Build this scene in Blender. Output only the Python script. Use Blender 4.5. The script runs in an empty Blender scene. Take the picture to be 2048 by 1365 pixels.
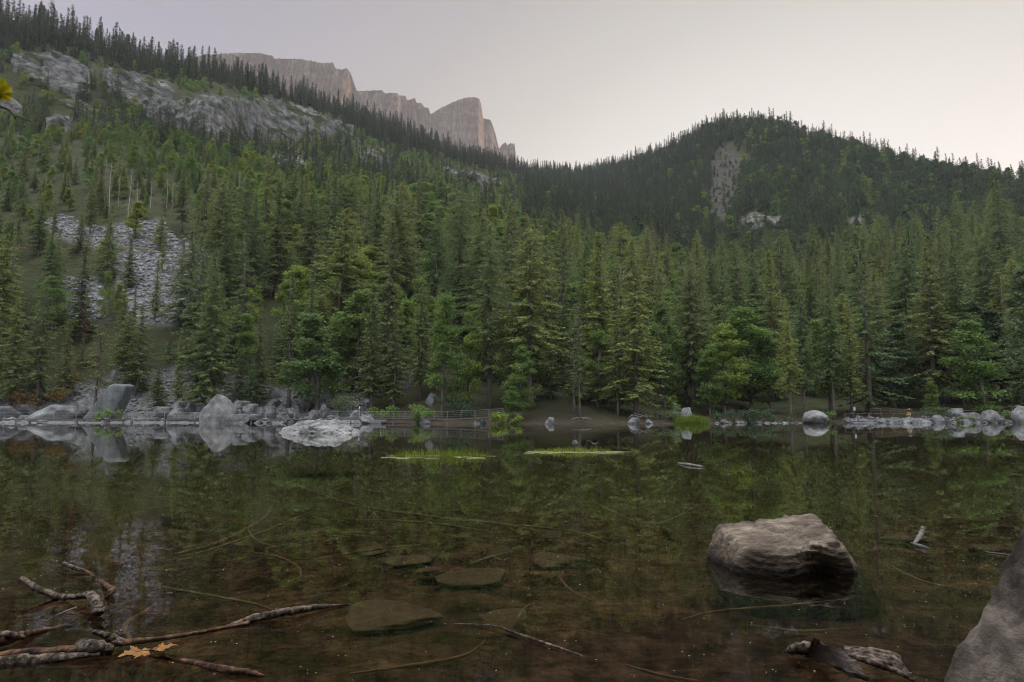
import bpy, bmesh, math, random
import numpy as np
from mathutils import Vector, Matrix

# ------------------------------------------------------------------ camera, sky, sun, exposure
scene = bpy.context.scene
COL = scene.collection
F, CU, CV, CAM_H = 1365.0, 1024.0, 682.5, 1.0          # focal length and centre in photo pixels
PITCH = math.atan((834 - CV) / F)
cp, sp = math.cos(PITCH), math.sin(PITCH)

cam_data = bpy.data.cameras.new('camera')
cam_data.lens = 24.0
cam_data.sensor_width = 36.0
cam_data.clip_start = 0.05
cam_data.clip_end = 12000
cam = bpy.data.objects.new('camera', cam_data)
cam.location = (0, 0, CAM_H)
cam.rotation_euler = (math.pi / 2 + PITCH, 0, 0)
COL.objects.link(cam)
scene.camera = cam

SUN_AZ, SUN_EL = math.radians(62), math.radians(6.5)       # azimuth clockwise from +Y
sun_dir = Vector((math.sin(SUN_AZ) * math.cos(SUN_EL), math.cos(SUN_AZ) * math.cos(SUN_EL), math.sin(SUN_EL)))

world = bpy.data.worlds.new('World')
scene.world = world
world.use_nodes = True
nt = world.node_tree
nt.nodes.clear()
w_out = nt.nodes.new('ShaderNodeOutputWorld')
w_bg = nt.nodes.new('ShaderNodeBackground')
w_sky = nt.nodes.new('ShaderNodeTexSky')
w_sky.sky_type = 'NISHITA'
w_sky.sun_disc = False
w_sky.sun_elevation = SUN_EL
w_sky.sun_rotation = SUN_AZ
w_sky.air_density = 1.0
w_sky.dust_density = 2.5
w_geo = nt.nodes.new('ShaderNodeTexCoord')
w_dot = nt.nodes.new('ShaderNodeVectorMath'); w_dot.operation = 'DOT_PRODUCT'
GLOW_AZ, GLOW_EL = math.radians(24), math.radians(-6)
w_dot.inputs[1].default_value = (math.sin(GLOW_AZ) * math.cos(GLOW_EL), math.cos(GLOW_AZ) * math.cos(GLOW_EL), math.sin(GLOW_EL))
w_map = nt.nodes.new('ShaderNodeMapRange')
w_map.inputs['From Min'].default_value = -1
w_map.inputs['From Max'].default_value = 1
w_ramp = nt.nodes.new('ShaderNodeValToRGB')
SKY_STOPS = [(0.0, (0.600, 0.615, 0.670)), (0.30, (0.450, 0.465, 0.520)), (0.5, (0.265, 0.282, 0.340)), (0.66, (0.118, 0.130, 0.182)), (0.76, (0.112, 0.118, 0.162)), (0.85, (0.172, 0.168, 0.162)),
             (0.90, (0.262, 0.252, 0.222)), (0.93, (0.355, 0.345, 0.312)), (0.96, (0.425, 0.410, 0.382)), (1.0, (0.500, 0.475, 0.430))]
cr = w_ramp.color_ramp
cr.interpolation = 'B_SPLINE'
while len(cr.elements) < len(SKY_STOPS):
    cr.elements.new(0.5)
for e, (p_, c_) in zip(cr.elements, SKY_STOPS):
    e.position = p_
    e.color = (*c_, 1)
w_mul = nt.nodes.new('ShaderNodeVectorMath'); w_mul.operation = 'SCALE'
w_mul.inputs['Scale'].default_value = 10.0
w_mix = nt.nodes.new('ShaderNodeMix'); w_mix.data_type = 'RGBA'
w_mix.inputs[0].default_value = 0.88
nt.links.new(w_geo.outputs['Generated'], w_dot.inputs[0])
nt.links.new(w_dot.outputs['Value'], w_map.inputs['Value'])
nt.links.new(w_map.outputs['Result'], w_ramp.inputs['Fac'])
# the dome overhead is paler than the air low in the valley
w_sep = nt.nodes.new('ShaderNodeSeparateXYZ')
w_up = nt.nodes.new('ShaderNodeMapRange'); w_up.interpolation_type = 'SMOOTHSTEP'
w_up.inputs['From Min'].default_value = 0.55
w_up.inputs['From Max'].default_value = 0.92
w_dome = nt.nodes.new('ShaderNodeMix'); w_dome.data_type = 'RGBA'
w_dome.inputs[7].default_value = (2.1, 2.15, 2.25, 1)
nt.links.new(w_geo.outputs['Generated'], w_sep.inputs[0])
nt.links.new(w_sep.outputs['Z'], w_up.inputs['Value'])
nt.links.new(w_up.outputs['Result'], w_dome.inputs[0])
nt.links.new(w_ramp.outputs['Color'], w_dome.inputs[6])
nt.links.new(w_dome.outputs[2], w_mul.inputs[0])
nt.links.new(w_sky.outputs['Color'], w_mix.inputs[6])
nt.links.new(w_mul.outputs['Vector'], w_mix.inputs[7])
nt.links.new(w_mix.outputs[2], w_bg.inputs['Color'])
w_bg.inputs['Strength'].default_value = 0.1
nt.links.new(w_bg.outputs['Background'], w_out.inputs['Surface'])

sun_data = bpy.data.lights.new('sun', 'SUN')
sun_data.energy = 5.0
sun_data.angle = math.radians(0.5)
sun_data.color = (1.0, 0.56, 0.29)
sun = bpy.data.objects.new('sun', sun_data)
sun.rotation_euler = sun_dir.to_track_quat('Z', 'Y').to_euler()
sun.location = (0, 0, 300)
COL.objects.link(sun)

scene.view_settings.view_transform = 'Standard'
scene.view_settings.look = 'None'
scene.view_settings.exposure = 1.1
scene.view_settings.gamma = 1.0
scene.view_settings.use_curve_mapping = False
cy = scene.cycles
cy.max_bounces = 6
cy.diffuse_bounces = 2
cy.glossy_bounces = 2
cy.transmission_bounces = 3
cy.volume_bounces = 0
cy.transparent_max_bounces = 8
cy.caustics_reflective = False
cy.caustics_refractive = False
cy.sample_clamp_indirect = 4
cy.filter_width = 1.1

RNG = np.random.default_rng(7)
random.seed(7)


# ------------------------------------------------------------------ helpers
def at(u, v, Y):
    """World point seen at photo pixel (u, v) at depth Y."""
    yc = (CV - v) / F
    den = cp - yc * sp
    return ((u - CU) / F / den * Y, Y, CAM_H + (yc * cp + sp) / den * Y)


def on_level(u, v, z=0.0):
    """World point at height z seen at photo pixel (u, v)."""
    yc = (CV - v) / F
    e = (yc * cp + sp) / (cp - yc * sp)
    return at(u, v, (z - CAM_H) / e)


def project(x, y, z):
    zc = y * cp + (z - CAM_H) * sp
    yc = (-y * sp + (z - CAM_H) * cp) / zc
    return CU + F * x / zc, CV - F * yc


def _hash(ix, iy, iz, seed):
    h = (ix.astype(np.int64) * 374761393 + iy.astype(np.int64) * 668265263 + iz.astype(np.int64) * 2147483647 + seed * 1274126177) & 0xFFFFFFFF
    h = ((h ^ (h >> 13)) * 1274126177) & 0xFFFFFFFF
    h = ((h ^ (h >> 16)) * 2246822519) & 0xFFFFFFFF
    return ((h ^ (h >> 15)) & 0xFFFFFF) / float(0xFFFFFF) * 2 - 1


def vnoise(p, seed=0):
    p = np.asarray(p, float)
    i = np.floor(p)
    f = p - i
    f = f * f * (3 - 2 * f)
    i = i.astype(np.int64)
    r = 0
    for dx in (0, 1):
        for dy in (0, 1):
            for dz in (0, 1):
                w = (f[..., 0] if dx else 1 - f[..., 0]) * (f[..., 1] if dy else 1 - f[..., 1]) * (f[..., 2] if dz else 1 - f[..., 2])
                r = r + w * _hash(i[..., 0] + dx, i[..., 1] + dy, i[..., 2] + dz, seed)
    return r


def fbm(p, octaves=4, seed=0, gain=0.5):
    p = np.asarray(p, float)
    a, s, tot = 1.0, 0, 0
    for o in range(octaves):
        s = s + a * vnoise(p * (2.03 ** o) + 17.3 * o, seed + o)
        tot += a
        a *= gain
    return s / tot


def P3(x, y, z=0.0):
    x, y = np.asarray(x, float), np.asarray(y, float)
    return np.stack(np.broadcast_arrays(x, y, np.asarray(z, float)), -1)


def mesh_np(name, verts, faces, mats=(), mat_idx=None, smooth=True):
    """A mesh from numpy vertices and an (n, 3|4) face array."""
    verts = np.asarray(verts, np.float32)
    faces = np.asarray(faces, np.int32)
    n, k = faces.shape
    me = bpy.data.meshes.new(name)
    me.vertices.add(len(verts))
    me.vertices.foreach_set('co', verts.ravel())
    me.loops.add(n * k)
    me.loops.foreach_set('vertex_index', faces.ravel())
    me.polygons.add(n)
    me.polygons.foreach_set('loop_start', np.arange(0, n * k, k, dtype=np.int32))
    for m in mats:
        me.materials.append(m)
    if mat_idx is not None:
        me.polygons.foreach_set('material_index', np.asarray(mat_idx, np.int32))
    me.polygons.foreach_set('use_smooth', np.full(n, smooth))
    me.update(calc_edges=True)
    me.validate()
    return me


def tag(o, label=None, category=None, group=None, kind=None):
    for k, val in (('label', label), ('category', category), ('group', group), ('kind', kind)):
        if val:
            o[k] = val
    return o


def link(name, data, parent=None, loc=(0, 0, 0), rot=(0, 0, 0), scale=(1, 1, 1)):
    o = bpy.data.objects.new(name, data)
    o.location = loc
    o.rotation_euler = rot
    o.scale = scale
    COL.objects.link(o)
    if parent is not None:
        o.parent = parent
    return o


def empty(name, loc=(0, 0, 0), rot=(0, 0, 0), scale=(1, 1, 1)):
    o = link(name, None, None, loc, rot, scale)
    o.empty_display_size = 0.2
    return o


class MB:
    """Collects simple shapes into one mesh."""
    def __init__(self):
        self.v, self.f = [], []

    def box(self, c, s, rz=0.0):
        cx, cy_, cz = c
        hx, hy, hz = s[0] / 2, s[1] / 2, s[2] / 2
        ca, sa = math.cos(rz), math.sin(rz)
        b = len(self.v)
        for dz in (-hz, hz):
            for dx, dy in ((-hx, -hy), (hx, -hy), (hx, hy), (-hx, hy)):
                self.v.append((cx + dx * ca - dy * sa, cy_ + dx * sa + dy * ca, cz + dz))
        self.f += [(b, b + 3, b + 2, b + 1), (b + 4, b + 5, b + 6, b + 7)] + [(b + i, b + (i + 1) % 4, b + 4 + (i + 1) % 4, b + 4 + i) for i in range(4)]

    def tube(self, pts, radii, n=8, wob=0.0, seed=0):
        pts = [Vector(p) for p in pts]
        rnd = random.Random(seed)
        b0 = len(self.v)
        up = Vector((0, 0, 1))
        for i, p in enumerate(pts):
            d = (pts[min(i + 1, len(pts) - 1)] - pts[max(i - 1, 0)]).normalized()
            a = d.cross(up)
            if a.length < 1e-3:
                a = d.cross(Vector((1, 0, 0)))
            a.normalize()
            b = a.cross(d)
            r = radii[i] if hasattr(radii, '__len__') else radii
            for k in range(n):
                t = 2 * math.pi * k / n
                rr = r * (1 + wob * (rnd.random() * 2 - 1))
                self.v.append(tuple(p + a * math.cos(t) * rr + b * math.sin(t) * rr))
        m = len(pts)
        for i in range(m - 1):
            for k in range(n):
                self.f.append((b0 + i * n + k, b0 + i * n + (k + 1) % n, b0 + (i + 1) * n + (k + 1) % n, b0 + (i + 1) * n + k))
        self.f.append(tuple(b0 + k for k in reversed(range(n))))
        self.f.append(tuple(b0 + (m - 1) * n + k for k in range(n)))

    def mesh(self, name, mat, smooth=False):
        me = bpy.data.meshes.new(name)
        me.from_pydata([tuple(v) for v in self.v], [], self.f)
        if mat:
            me.materials.append(mat)
        if smooth:
            for p in me.polygons:
                p.use_smooth = True
        me.update()
        return me


def smooth_path(pts, n=6):
    """Catmull-Rom through points."""
    pts = [Vector(p) for p in pts]
    if len(pts) < 3:
        return [pts[0].lerp(pts[-1], i / n) for i in range(n + 1)]
    ext = [pts[0] * 2 - pts[1]] + pts + [pts[-1] * 2 - pts[-2]]
    out = []
    for i in range(1, len(ext) - 2):
        a, b, c, d = ext[i - 1:i + 3]
        for k in range(n):
            t = k / n
            out.append(0.5 * ((2 * b) + (c - a) * t + (2 * a - 5 * b + 4 * c - d) * t * t + (3 * b - a - 3 * c + d) * t ** 3))
    out.append(pts[-1])
    return out


# ------------------------------------------------------------------ materials
def new_mat(name):
    m = bpy.data.materials.new(name)
    m.use_nodes = True
    t = m.node_tree
    t.nodes.clear()
    out = t.nodes.new('ShaderNodeOutputMaterial')
    return m, t, out


def nd(t, kind, **kw):
    n = t.nodes.new(kind)
    for k, val in kw.items():
        if k in n.inputs:
            n.inputs[k].default_value = val
        else:
            setattr(n, k, val)
    return n


def ramp(t, stops, fac=None, interp='LINEAR'):
    n = t.nodes.new('ShaderNodeValToRGB')
    c = n.color_ramp
    c.interpolation = interp
    while len(c.elements) < len(stops):
        c.elements.new(0.5)
    for e, (p_, col) in zip(c.elements, stops):
        e.position = p_
        e.color = (*col, 1)
    if fac is not None:
        t.links.new(fac, n.inputs['Fac'])
    return n


def mixc(t, fac, a, b, blend='MIX'):
    n = t.nodes.new('ShaderNodeMix')
    n.data_type = 'RGBA'
    n.blend_type = blend
    for sock, val in ((0, fac), (6, a), (7, b)):
        if hasattr(val, 'is_linked') or hasattr(val, 'links'):
            t.links.new(val, n.inputs[sock])
        elif sock == 0:
            n.inputs[0].default_value = val
        else:
            n.inputs[sock].default_value = (*val, 1)
    return n.outputs[2]


def foliage_mat(name, cols, transl=0.35, hue_var=0.0, rough_scale=None):
    m, t, out = new_mat(name)
    info = nd(t, 'ShaderNodeObjectInfo')
    r = ramp(t, cols, info.outputs['Random'])
    geo = nd(t, 'ShaderNodeNewGeometry')
    # leaf-to-leaf difference
    r2 = ramp(t, [(0.0, (0.72, 0.74, 0.72)), (0.6, (1.0, 1.0, 1.0)), (1.0, (1.45, 1.35, 1.1))], geo.outputs['Random Per Island'])
    col = mixc(t, 1.0, r.outputs['Color'], r2.outputs['Color'], 'MULTIPLY')
    d = nd(t, 'ShaderNodeBsdfDiffuse')
    tr = nd(t, 'ShaderNodeBsdfTranslucent')
    t.links.new(col, d.inputs['Color'])
    t.links.new(col, tr.inputs['Color'])
    mx = nd(t, 'ShaderNodeMixShader')
    mx.inputs[0].default_value = transl
    t.links.new(d.outputs[0], mx.inputs[1])
    t.links.new(tr.outputs[0], mx.inputs[2])
    t.links.new(mx.outputs[0], out.inputs['Surface'])
    return m


def surf_mat(name, stops, scale=3.0, detail=8, rough=0.8, bump=0.3, bump_scale=None, stretch=(1, 1, 1), coords='Object', vary=0.0, bump_dist=0.05, rot=(0, 0, 0), extra=None, spec=0.3):
    m, t, out = new_mat(name)
    tc = nd(t, 'ShaderNodeTexCoord')
    mp = nd(t, 'ShaderNodeMapping')
    mp.inputs['Scale'].default_value = stretch
    mp.inputs['Rotation'].default_value = rot
    t.links.new(tc.outputs[coords], mp.inputs['Vector'])
    nz = nd(t, 'ShaderNodeTexNoise', Scale=scale, Detail=detail, Roughness=0.62)
    t.links.new(mp.outputs[0], nz.inputs['Vector'])
    r = ramp(t, stops, nz.outputs['Fac'])
    col = r.outputs['Color']
    if vary:
        info = nd(t, 'ShaderNodeObjectInfo')
        rv = ramp(t, [(0, (1 - vary,) * 3), (1, (1 + vary,) * 3)], info.outputs['Random'])
        col = mixc(t, 1.0, col, rv.outputs['Color'], 'MULTIPLY')
    if extra:
        col = extra(t, tc, col)
    b = nd(t, 'ShaderNodeBsdfPrincipled', Roughness=rough)
    b.inputs['Specular IOR Level'].default_value = spec
    t.links.new(col, b.inputs['Base Color'])
    if bump:
        n2 = nd(t, 'ShaderNodeTexNoise', Scale=bump_scale or scale * 2.5, Detail=8, Roughness=0.65)
        t.links.new(mp.outputs[0], n2.inputs['Vector'])
        bp = nd(t, 'ShaderNodeBump', Strength=bump, Distance=bump_dist)
        t.links.new(n2.outputs['Fac'], bp.inputs['Height'])
        t.links.new(bp.outputs[0], b.inputs['Normal'])
    t.links.new(b.outputs[0], out.inputs['Surface'])
    return m


M = {}
M['spruce'] = foliage_mat('spruce needles', [(0.0, (0.128, 0.160, 0.074)), (0.3, (0.154, 0.192, 0.078)), (0.5, (0.112, 0.162, 0.076)), (0.75, (0.168, 0.184, 0.088)), (1.0, (0.210, 0.250, 0.082))], 0.42)
M['spruce_dark'] = foliage_mat('dark spruce needles', [(0.0, (0.052, 0.066, 0.048)), (0.5, (0.064, 0.080, 0.054)), (1.0, (0.080, 0.096, 0.058))], 0.3)
M['leaf'] = foliage_mat('broad leaves', [(0.0, (0.148, 0.208, 0.068)), (0.3, (0.138, 0.222, 0.066)), (0.6, (0.210, 0.275, 0.062)), (0.85, (0.120, 0.188, 0.076)), (1.0, (0.265, 0.295, 0.058))], 0.45)
M['leaf_dark'] = foliage_mat('dark broad leaves', [(0.0, (0.066, 0.104, 0.060)), (0.6, (0.080, 0.124, 0.066)), (1.0, (0.100, 0.138, 0.076))], 0.4)
M['leaf_pale'] = foliage_mat('pale willow leaves', [(0.0, (0.120, 0.165, 0.095)), (1.0, (0.14, 0.19, 0.085))], 0.35)
M['ochre'] = foliage_mat('withered bracken', [(0.0, (0.13, 0.080, 0.030)), (1.0, (0.18, 0.120, 0.042))], 0.35)
M['rust'] = foliage_mat('dead brown needles', [(0.0, (0.15, 0.10, 0.07)), (1.0, (0.19, 0.125, 0.085))], 0.2)
M['reed'] = foliage_mat('lake grass', [(0.0, (0.14, 0.20, 0.035)), (1.0, (0.24, 0.26, 0.05))], 0.4)
M['bark'] = surf_mat('spruce bark', [(0.3, (0.07, 0.056, 0.046)), (0.7, (0.16, 0.135, 0.115))], 3.0, stretch=(1, 1, .3), bump=0.5, vary=0.2)
M['dead_wood'] = surf_mat('bleached dead wood', [(0.3, (0.20, 0.18, 0.165)), (0.7, (0.36, 0.33, 0.31))], 3.0, stretch=(1, 1, .2), bump=0.3, vary=0.2)


# ------------------------------------------------------------------ terrain: control profiles (depth, photo row of the bare ground)
COLS = [
    (-1600, 70, [(77, 838), (100, 650), (135, 480), (190, 360), (250, 270), (300, 210), (315, 150), (330, 110), (400, 20)]),
    (-600, 98, [(105, 838), (130, 640), (165, 470), (225, 352), (285, 268), (335, 215), (350, 155), (366, 112), (430, 40)]),
    (0, 114, [(121, 837), (146, 630), (180, 465), (240, 352), (300, 272), (350, 222), (364, 165), (382, 122), (450, 70)]),
    (300, 113, [(120, 837), (146, 605), (166, 500), (182, 440), (260, 325), (400, 262), (425, 235), (445, 172), (560, 142)]),
    (600, 108, [(115, 838), (135, 740), (165, 620), (205, 510), (290, 390), (420, 322), (520, 285), (550, 245), (680, 212)]),
    (900, 99, [(106, 838), (130, 745), (180, 600), (240, 500), (330, 428), (480, 380), (600, 355), (700, 338), (850, 316)]),
    (1040, 97, [(104, 838), (130, 770), (185, 630), (250, 530), (350, 450), (520, 400), (700, 378), (850, 364), (1000, 352)]),
    (1150, 97, [(104, 838), (130, 782), (190, 650), (260, 550), (380, 470), (600, 415), (800, 388), (950, 370), (1150, 355)]),
    (1300, 100, [(107, 838), (135, 782), (200, 660), (280, 570), (390, 490), (560, 425), (700, 383), (820, 352), (980, 325)]),
    (1460, 105, [(112, 839), (140, 788), (200, 690), (290, 590), (400, 510), (480, 460), (560, 400), (680, 330), (800, 256)]),
    (1650, 111, [(118, 839), (145, 790), (200, 700), (280, 600), (390, 510), (460, 460), (540, 410), (620, 352), (720, 290)]),
    (1850, 113, [(120, 838), (150, 780), (200, 690), (270, 600), (360, 510), (420, 465), (480, 428), (540, 388), (610, 342)]),
    (2048, 113, [(120, 837), (150, 770), (200, 670), (260, 580), (330, 500), (380, 460), (430, 430), (470, 405), (520, 378)]),
    (2600, 100, [(107, 837), (135, 760), (180, 650), (240, 560), (310, 490), (360, 450), (410, 420), (450, 400), (520, 375)]),
    (3600, 75, [(82, 837), (110, 760), (150, 650), (210, 560), (280, 490), (330, 450), (380, 420), (420, 400), (500, 375)]),
]


def elev_of(v):
    yc = (CV - v) / F
    return (yc * cp + sp) / (cp - yc * sp)


def catmull(xs, ys, x):
    """Cubic Hermite with finite-difference tangents, arrays along axis 0."""
    xs = np.asarray(xs, float)
    ys = np.asarray(ys, float)
    m = np.gradient(ys, xs, axis=0)
    i = np.clip(np.searchsorted(xs, x) - 1, 0, len(xs) - 2)
    h = (xs[i + 1] - xs[i])
    s = ((x - xs[i]) / h)
    sh = (slice(None),) + (None,) * (ys.ndim - 1)
    s, h = s[sh], h[sh]
    return ((2 * s ** 3 - 3 * s ** 2 + 1) * ys[i] + (s ** 3 - 2 * s ** 2 + s) * h * m[i] + (-2 * s ** 3 + 3 * s ** 2) * ys[i + 1] + (s ** 3 - s ** 2) * h * m[i + 1])


ctrl_u = np.array([c[0] for c in COLS], float)
ctrl_D, ctrl_Z = [], []
for u_, d0, pts in COLS:
    dd = [d0 - 14, d0] + [p[0] for p in pts]
    zz = [-4.0, 0.0] + [CAM_H + elev_of(p[1]) * p[0] for p in pts]
    dc, zc_ = dd[-1], zz[-1]
    dd += [dc * 1.10, dc * 1.6]
    zz += [zc_ * 0.97, zc_ * 0.55]
    ctrl_D.append(dd)
    ctrl_Z.append(zz)
ctrl_D, ctrl_Z = np.array(ctrl_D), np.array(ctrl_Z)
NK = ctrl_D.shape[1]
fine_u = np.concatenate([np.linspace(-1600, -110, 30), np.linspace(-100, 2150, 376), np.linspace(2170, 3600, 30)])
fine_t = np.concatenate([np.linspace(0, 2, 16)[:-1], np.linspace(2, NK - 3, 190), np.linspace(NK - 3, NK - 1, 12)[1:]])
Dk = catmull(ctrl_u, ctrl_D, fine_u)                   # (nu, NK)
Zk = catmull(ctrl_u, ctrl_Z, fine_u)


def pchip(xs, ys, x):
    """Monotone cubic along axis 0 (xs uniform integers)."""
    d = np.diff(ys, axis=0)
    m = np.zeros_like(ys)
    a, b = d[:-1], d[1:]
    ok = (a * b) > 0
    m[1:-1] = np.where(ok, 2 * a * b / np.where(ok, a + b, 1), 0)
    m[0], m[-1] = d[0], d[-1]
    i = np.clip(np.floor(x).astype(int), 0, len(xs) - 2)
    s = (x - i)[:, None]
    return ((2 * s ** 3 - 3 * s ** 2 + 1) * ys[i] + (s ** 3 - 2 * s ** 2 + s) * m[i] + (-2 * s ** 3 + 3 * s ** 2) * ys[i + 1] + (s ** 3 - s ** 2) * m[i + 1])


TD = pchip(np.arange(NK), Dk.T, fine_t)                 # (nt, nu)
TZ = pchip(np.arange(NK), Zk.T, fine_t)
E_ = (TZ - CAM_H) / TD
YC = (E_ * cp - sp) / (cp + E_ * sp)
TX = (fine_u[None, :] - CU) / F / (cp - YC * sp) * TD
shore_w = np.clip((fine_t[:, None] - 1.0) / 2.0, 0, 1)
TZ = TZ + fbm(P3(TX / 45, TD / 45), 4, 11) * np.clip(TD * 0.012, 0, 6) * shore_w
TZ = TZ + fbm(P3(TX / 9, TD / 9), 3, 12) * 0.9 * shore_w
TZ = TZ + fbm(P3(TX / 3, TD / 3), 2, 13) * 0.18 * np.clip(fine_t[:, None] - 1, 0, 1)


def in_poly(u, v, poly):
    inside = np.zeros(np.shape(u), bool)
    n = len(poly)
    for i in range(n):
        (x0, y0), (x1, y1) = poly[i], poly[(i + 1) % n]
        c = ((y0 > v) != (y1 > v)) & (u < (x1 - x0) * (v - y0) / ((y1 - y0) if y1 != y0 else 1e-9) + x0)
        inside ^= c
    return inside


CLIFFS = [
    [(28, 112), (130, 108), (178, 140), (165, 190), (60, 170), (25, 140)],
    [(208, 138), (330, 162), (348, 190), (300, 208), (240, 206), (212, 172)],
    [(285, 210), (380, 193), (560, 200), (705, 252), (650, 275), (560, 278), (480, 292), (400, 288), (365, 272), (300, 244)],
    [(150, 190), (215, 225), (225, 268), (185, 258), (120, 200)],
    [(-40, 190), (28, 200), (58, 235), (-40, 240)],
    [(92, 232), (152, 242), (148, 275), (98, 280)],
    [(478, 312), (600, 316), (650, 335), (610, 356), (500, 345)],
    [(712, 312), (762, 298), (795, 336), (745, 345)],
    [(880, 335), (960, 345), (1010, 372), (960, 378), (890, 352)],
]
SCARS = [[(1442, 296), (1466, 290), (1482, 318), (1468, 400), (1448, 465), (1418, 465), (1416, 400), (1420, 340)]]
PALE = [
    [(1474, 460), (1508, 428), (1562, 433), (1556, 468), (1505, 486)],
    [(1672, 452), (1718, 432), (1765, 448), (1756, 470), (1690, 474)],
    [(1268, 408), (1302, 410), (1308, 434), (1274, 434)],
    [(1962, 424), (2008, 418), (2014, 462), (1975, 462)],
]
SCREE = [
    [(86, 446), (130, 434), (165, 452), (160, 490), (120, 480)],
    [(170, 450), (240, 446), (325, 442), (345, 480), (400, 486), (400, 500), (180, 500)],
    [(238, 510), (345, 500), (425, 500), (428, 545), (395, 600), (340, 650), (262, 640), (232, 570)],
    [(120, 560), (200, 555), (215, 640), (130, 640)],
]
SHORE_ROCK = [[(-60, 790), (150, 770), (400, 735), (540, 770), (745, 790), (745, 852), (-60, 852)], [(1690, 834), (2100, 832), (2100, 852), (1690, 852)]]


def masks(x, y, z):
    u, v = project(x, y, z)
    ju = u + 16 * fbm(P3(x / 14, y / 14, z / 14), 3, 31)
    jv = v + 12 * fbm(P3(x / 14, y / 14, z / 14), 3, 32)
    def any_of(polys):
        r = np.zeros(np.shape(u), bool)
        for p in polys:
            r |= in_poly(ju, jv, p)
        return r
    return any_of(CLIFFS), any_of(SCARS), any_of(PALE), any_of(SCREE), any_of(SHORE_ROCK), u, v


mk_cliff, mk_scar, mk_pale, mk_scree, mk_shore, TU, TV = masks(TX, TD, TZ)
past_crest = (fine_t[:, None] > NK - 2.7)
for a in (mk_cliff, mk_scar, mk_pale, mk_scree, mk_shore):
    a &= ~past_crest
# real relief on the bare rock: ledges and gullies
ledge = fbm(P3(TX / 16, TD / 30, TZ / 5), 4, 41)
rock_any = (mk_cliff | mk_pale)
TYd = TD.copy()
TYd[rock_any] -= (ledge[rock_any] * 5.0 + np.abs(fbm(P3(TX / 7, TD / 40, TZ / 22), 3, 44))[rock_any] * 5.0)
TZ = TZ + np.where(rock_any, fbm(P3(TX / 6, TD / 6, TZ / 3), 3, 42) * 2.2, 0) + np.where(mk_scree, fbm(P3(TX / 2, TD / 2), 2, 43) * 0.3, 0)
nT, nU = TX.shape


def grid_faces(nr, nc):
    a = np.arange((nr - 1) * (nc - 1))
    r, c = a // (nc - 1), a % (nc - 1)
    i = r * nc + c
    return np.stack([i, i + 1, i + nc + 1, i + nc], 1)


def ground_at(u, D):
    """World point of the terrain in the column of photo column u at depth D."""
    j = np.clip(np.searchsorted(fine_u, u) - 1, 0, nU - 2)
    w = (u - fine_u[j]) / (fine_u[j + 1] - fine_u[j])
    dcol = TD[:, j] * (1 - w) + TD[:, j + 1] * w
    z = np.interp(D, dcol, TZ[:, j] * (1 - w) + TZ[:, j + 1] * w)
    x = np.interp(D, dcol, TX[:, j] * (1 - w) + TX[:, j + 1] * w)
    return float(x), float(D), float(z)


def terrain_material():
    m, t, out = new_mat('mountainside')
    tc = nd(t, 'ShaderNodeTexCoord')
    def noise(scale, stretch=(1, 1, 1), detail=5):
        detail = min(detail, 6)
        mp = nd(t, 'ShaderNodeMapping')
        mp.inputs['Scale'].default_value = stretch
        t.links.new(tc.outputs['Object'], mp.inputs['Vector'])
        n = nd(t, 'ShaderNodeTexNoise', Scale=scale, Detail=detail, Roughness=0.62)
        t.links.new(mp.outputs[0], n.inputs['Vector'])
        return n.outputs['Fac']
    floor_ = ramp(t, [(0.3, (0.020, 0.024, 0.011)), (0.5, (0.038, 0.044, 0.018)), (0.7, (0.050, 0.044, 0.026))], noise(0.25)).outputs['Color']
    cliff = ramp(t, [(0.30, (0.055, 0.055, 0.048)), (0.45, (0.115, 0.114, 0.108)), (0.62, (0.19, 0.188, 0.184)), (0.75, (0.29, 0.285, 0.28))], noise(0.22, (1, 0.3, 2.2), 12)).outputs['Color']
    grassy = ramp(t, [(0.46, (0, 0, 0)), (0.56, (1, 1, 1))], noise(0.09, (1, 0.5, 1.6), 8)).outputs['Color']
    cliff = mixc(t, grassy, cliff, (0.045, 0.056, 0.022))
    scar = ramp(t, [(0.35, (0.026, 0.026, 0.019)), (0.65, (0.066, 0.060, 0.050))], noise(0.3, (1, 1, .6), 10)).outputs['Color']
    pale = ramp(t, [(0.35, (0.12, 0.115, 0.10)), (0.6, (0.26, 0.25, 0.22))], noise(0.3, (1, 1, 2), 10)).outputs['Color']
    scree = ramp(t, [(0.35, (0.07, 0.07, 0.068)), (0.65, (0.20, 0.20, 0.20))], noise(1.6, (1, 1, 1), 10)).outputs['Color']
    soil = ramp(t, [(0.35, (0.030, 0.023, 0.016)), (0.65, (0.060, 0.046, 0.034))], noise(1.2, (1, 1, 1), 10)).outputs['Color']
    col = floor_
    for attr, c in (('soil', soil), ('scree', scree), ('scar', scar), ('cliff', cliff), ('pale', pale)):
        a = nd(t, 'ShaderNodeAttribute')
        a.attribute_name = attr
        col = mixc(t, a.outputs['Fac'], col, c)
    b = nd(t, 'ShaderNodeBsdfPrincipled', Roughness=0.95)
    b.inputs['Specular IOR Level'].default_value = 0.1
    t.links.new(col, b.inputs['Base Color'])
    bp = nd(t, 'ShaderNodeBump', Strength=0.7, Distance=1.0)
    t.links.new(noise(0.5, (1, 1, 2.5), 12), bp.inputs['Height'])
    t.links.new(bp.outputs[0], b.inputs['Normal'])
    t.links.new(b.outputs[0], out.inputs['Surface'])
    return m


def add_attr(me, name, arr):
    a = me.attributes.new(name, 'FLOAT', 'POINT')
    a.data.foreach_set('value', np.asarray(arr, np.float32).ravel())


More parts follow.
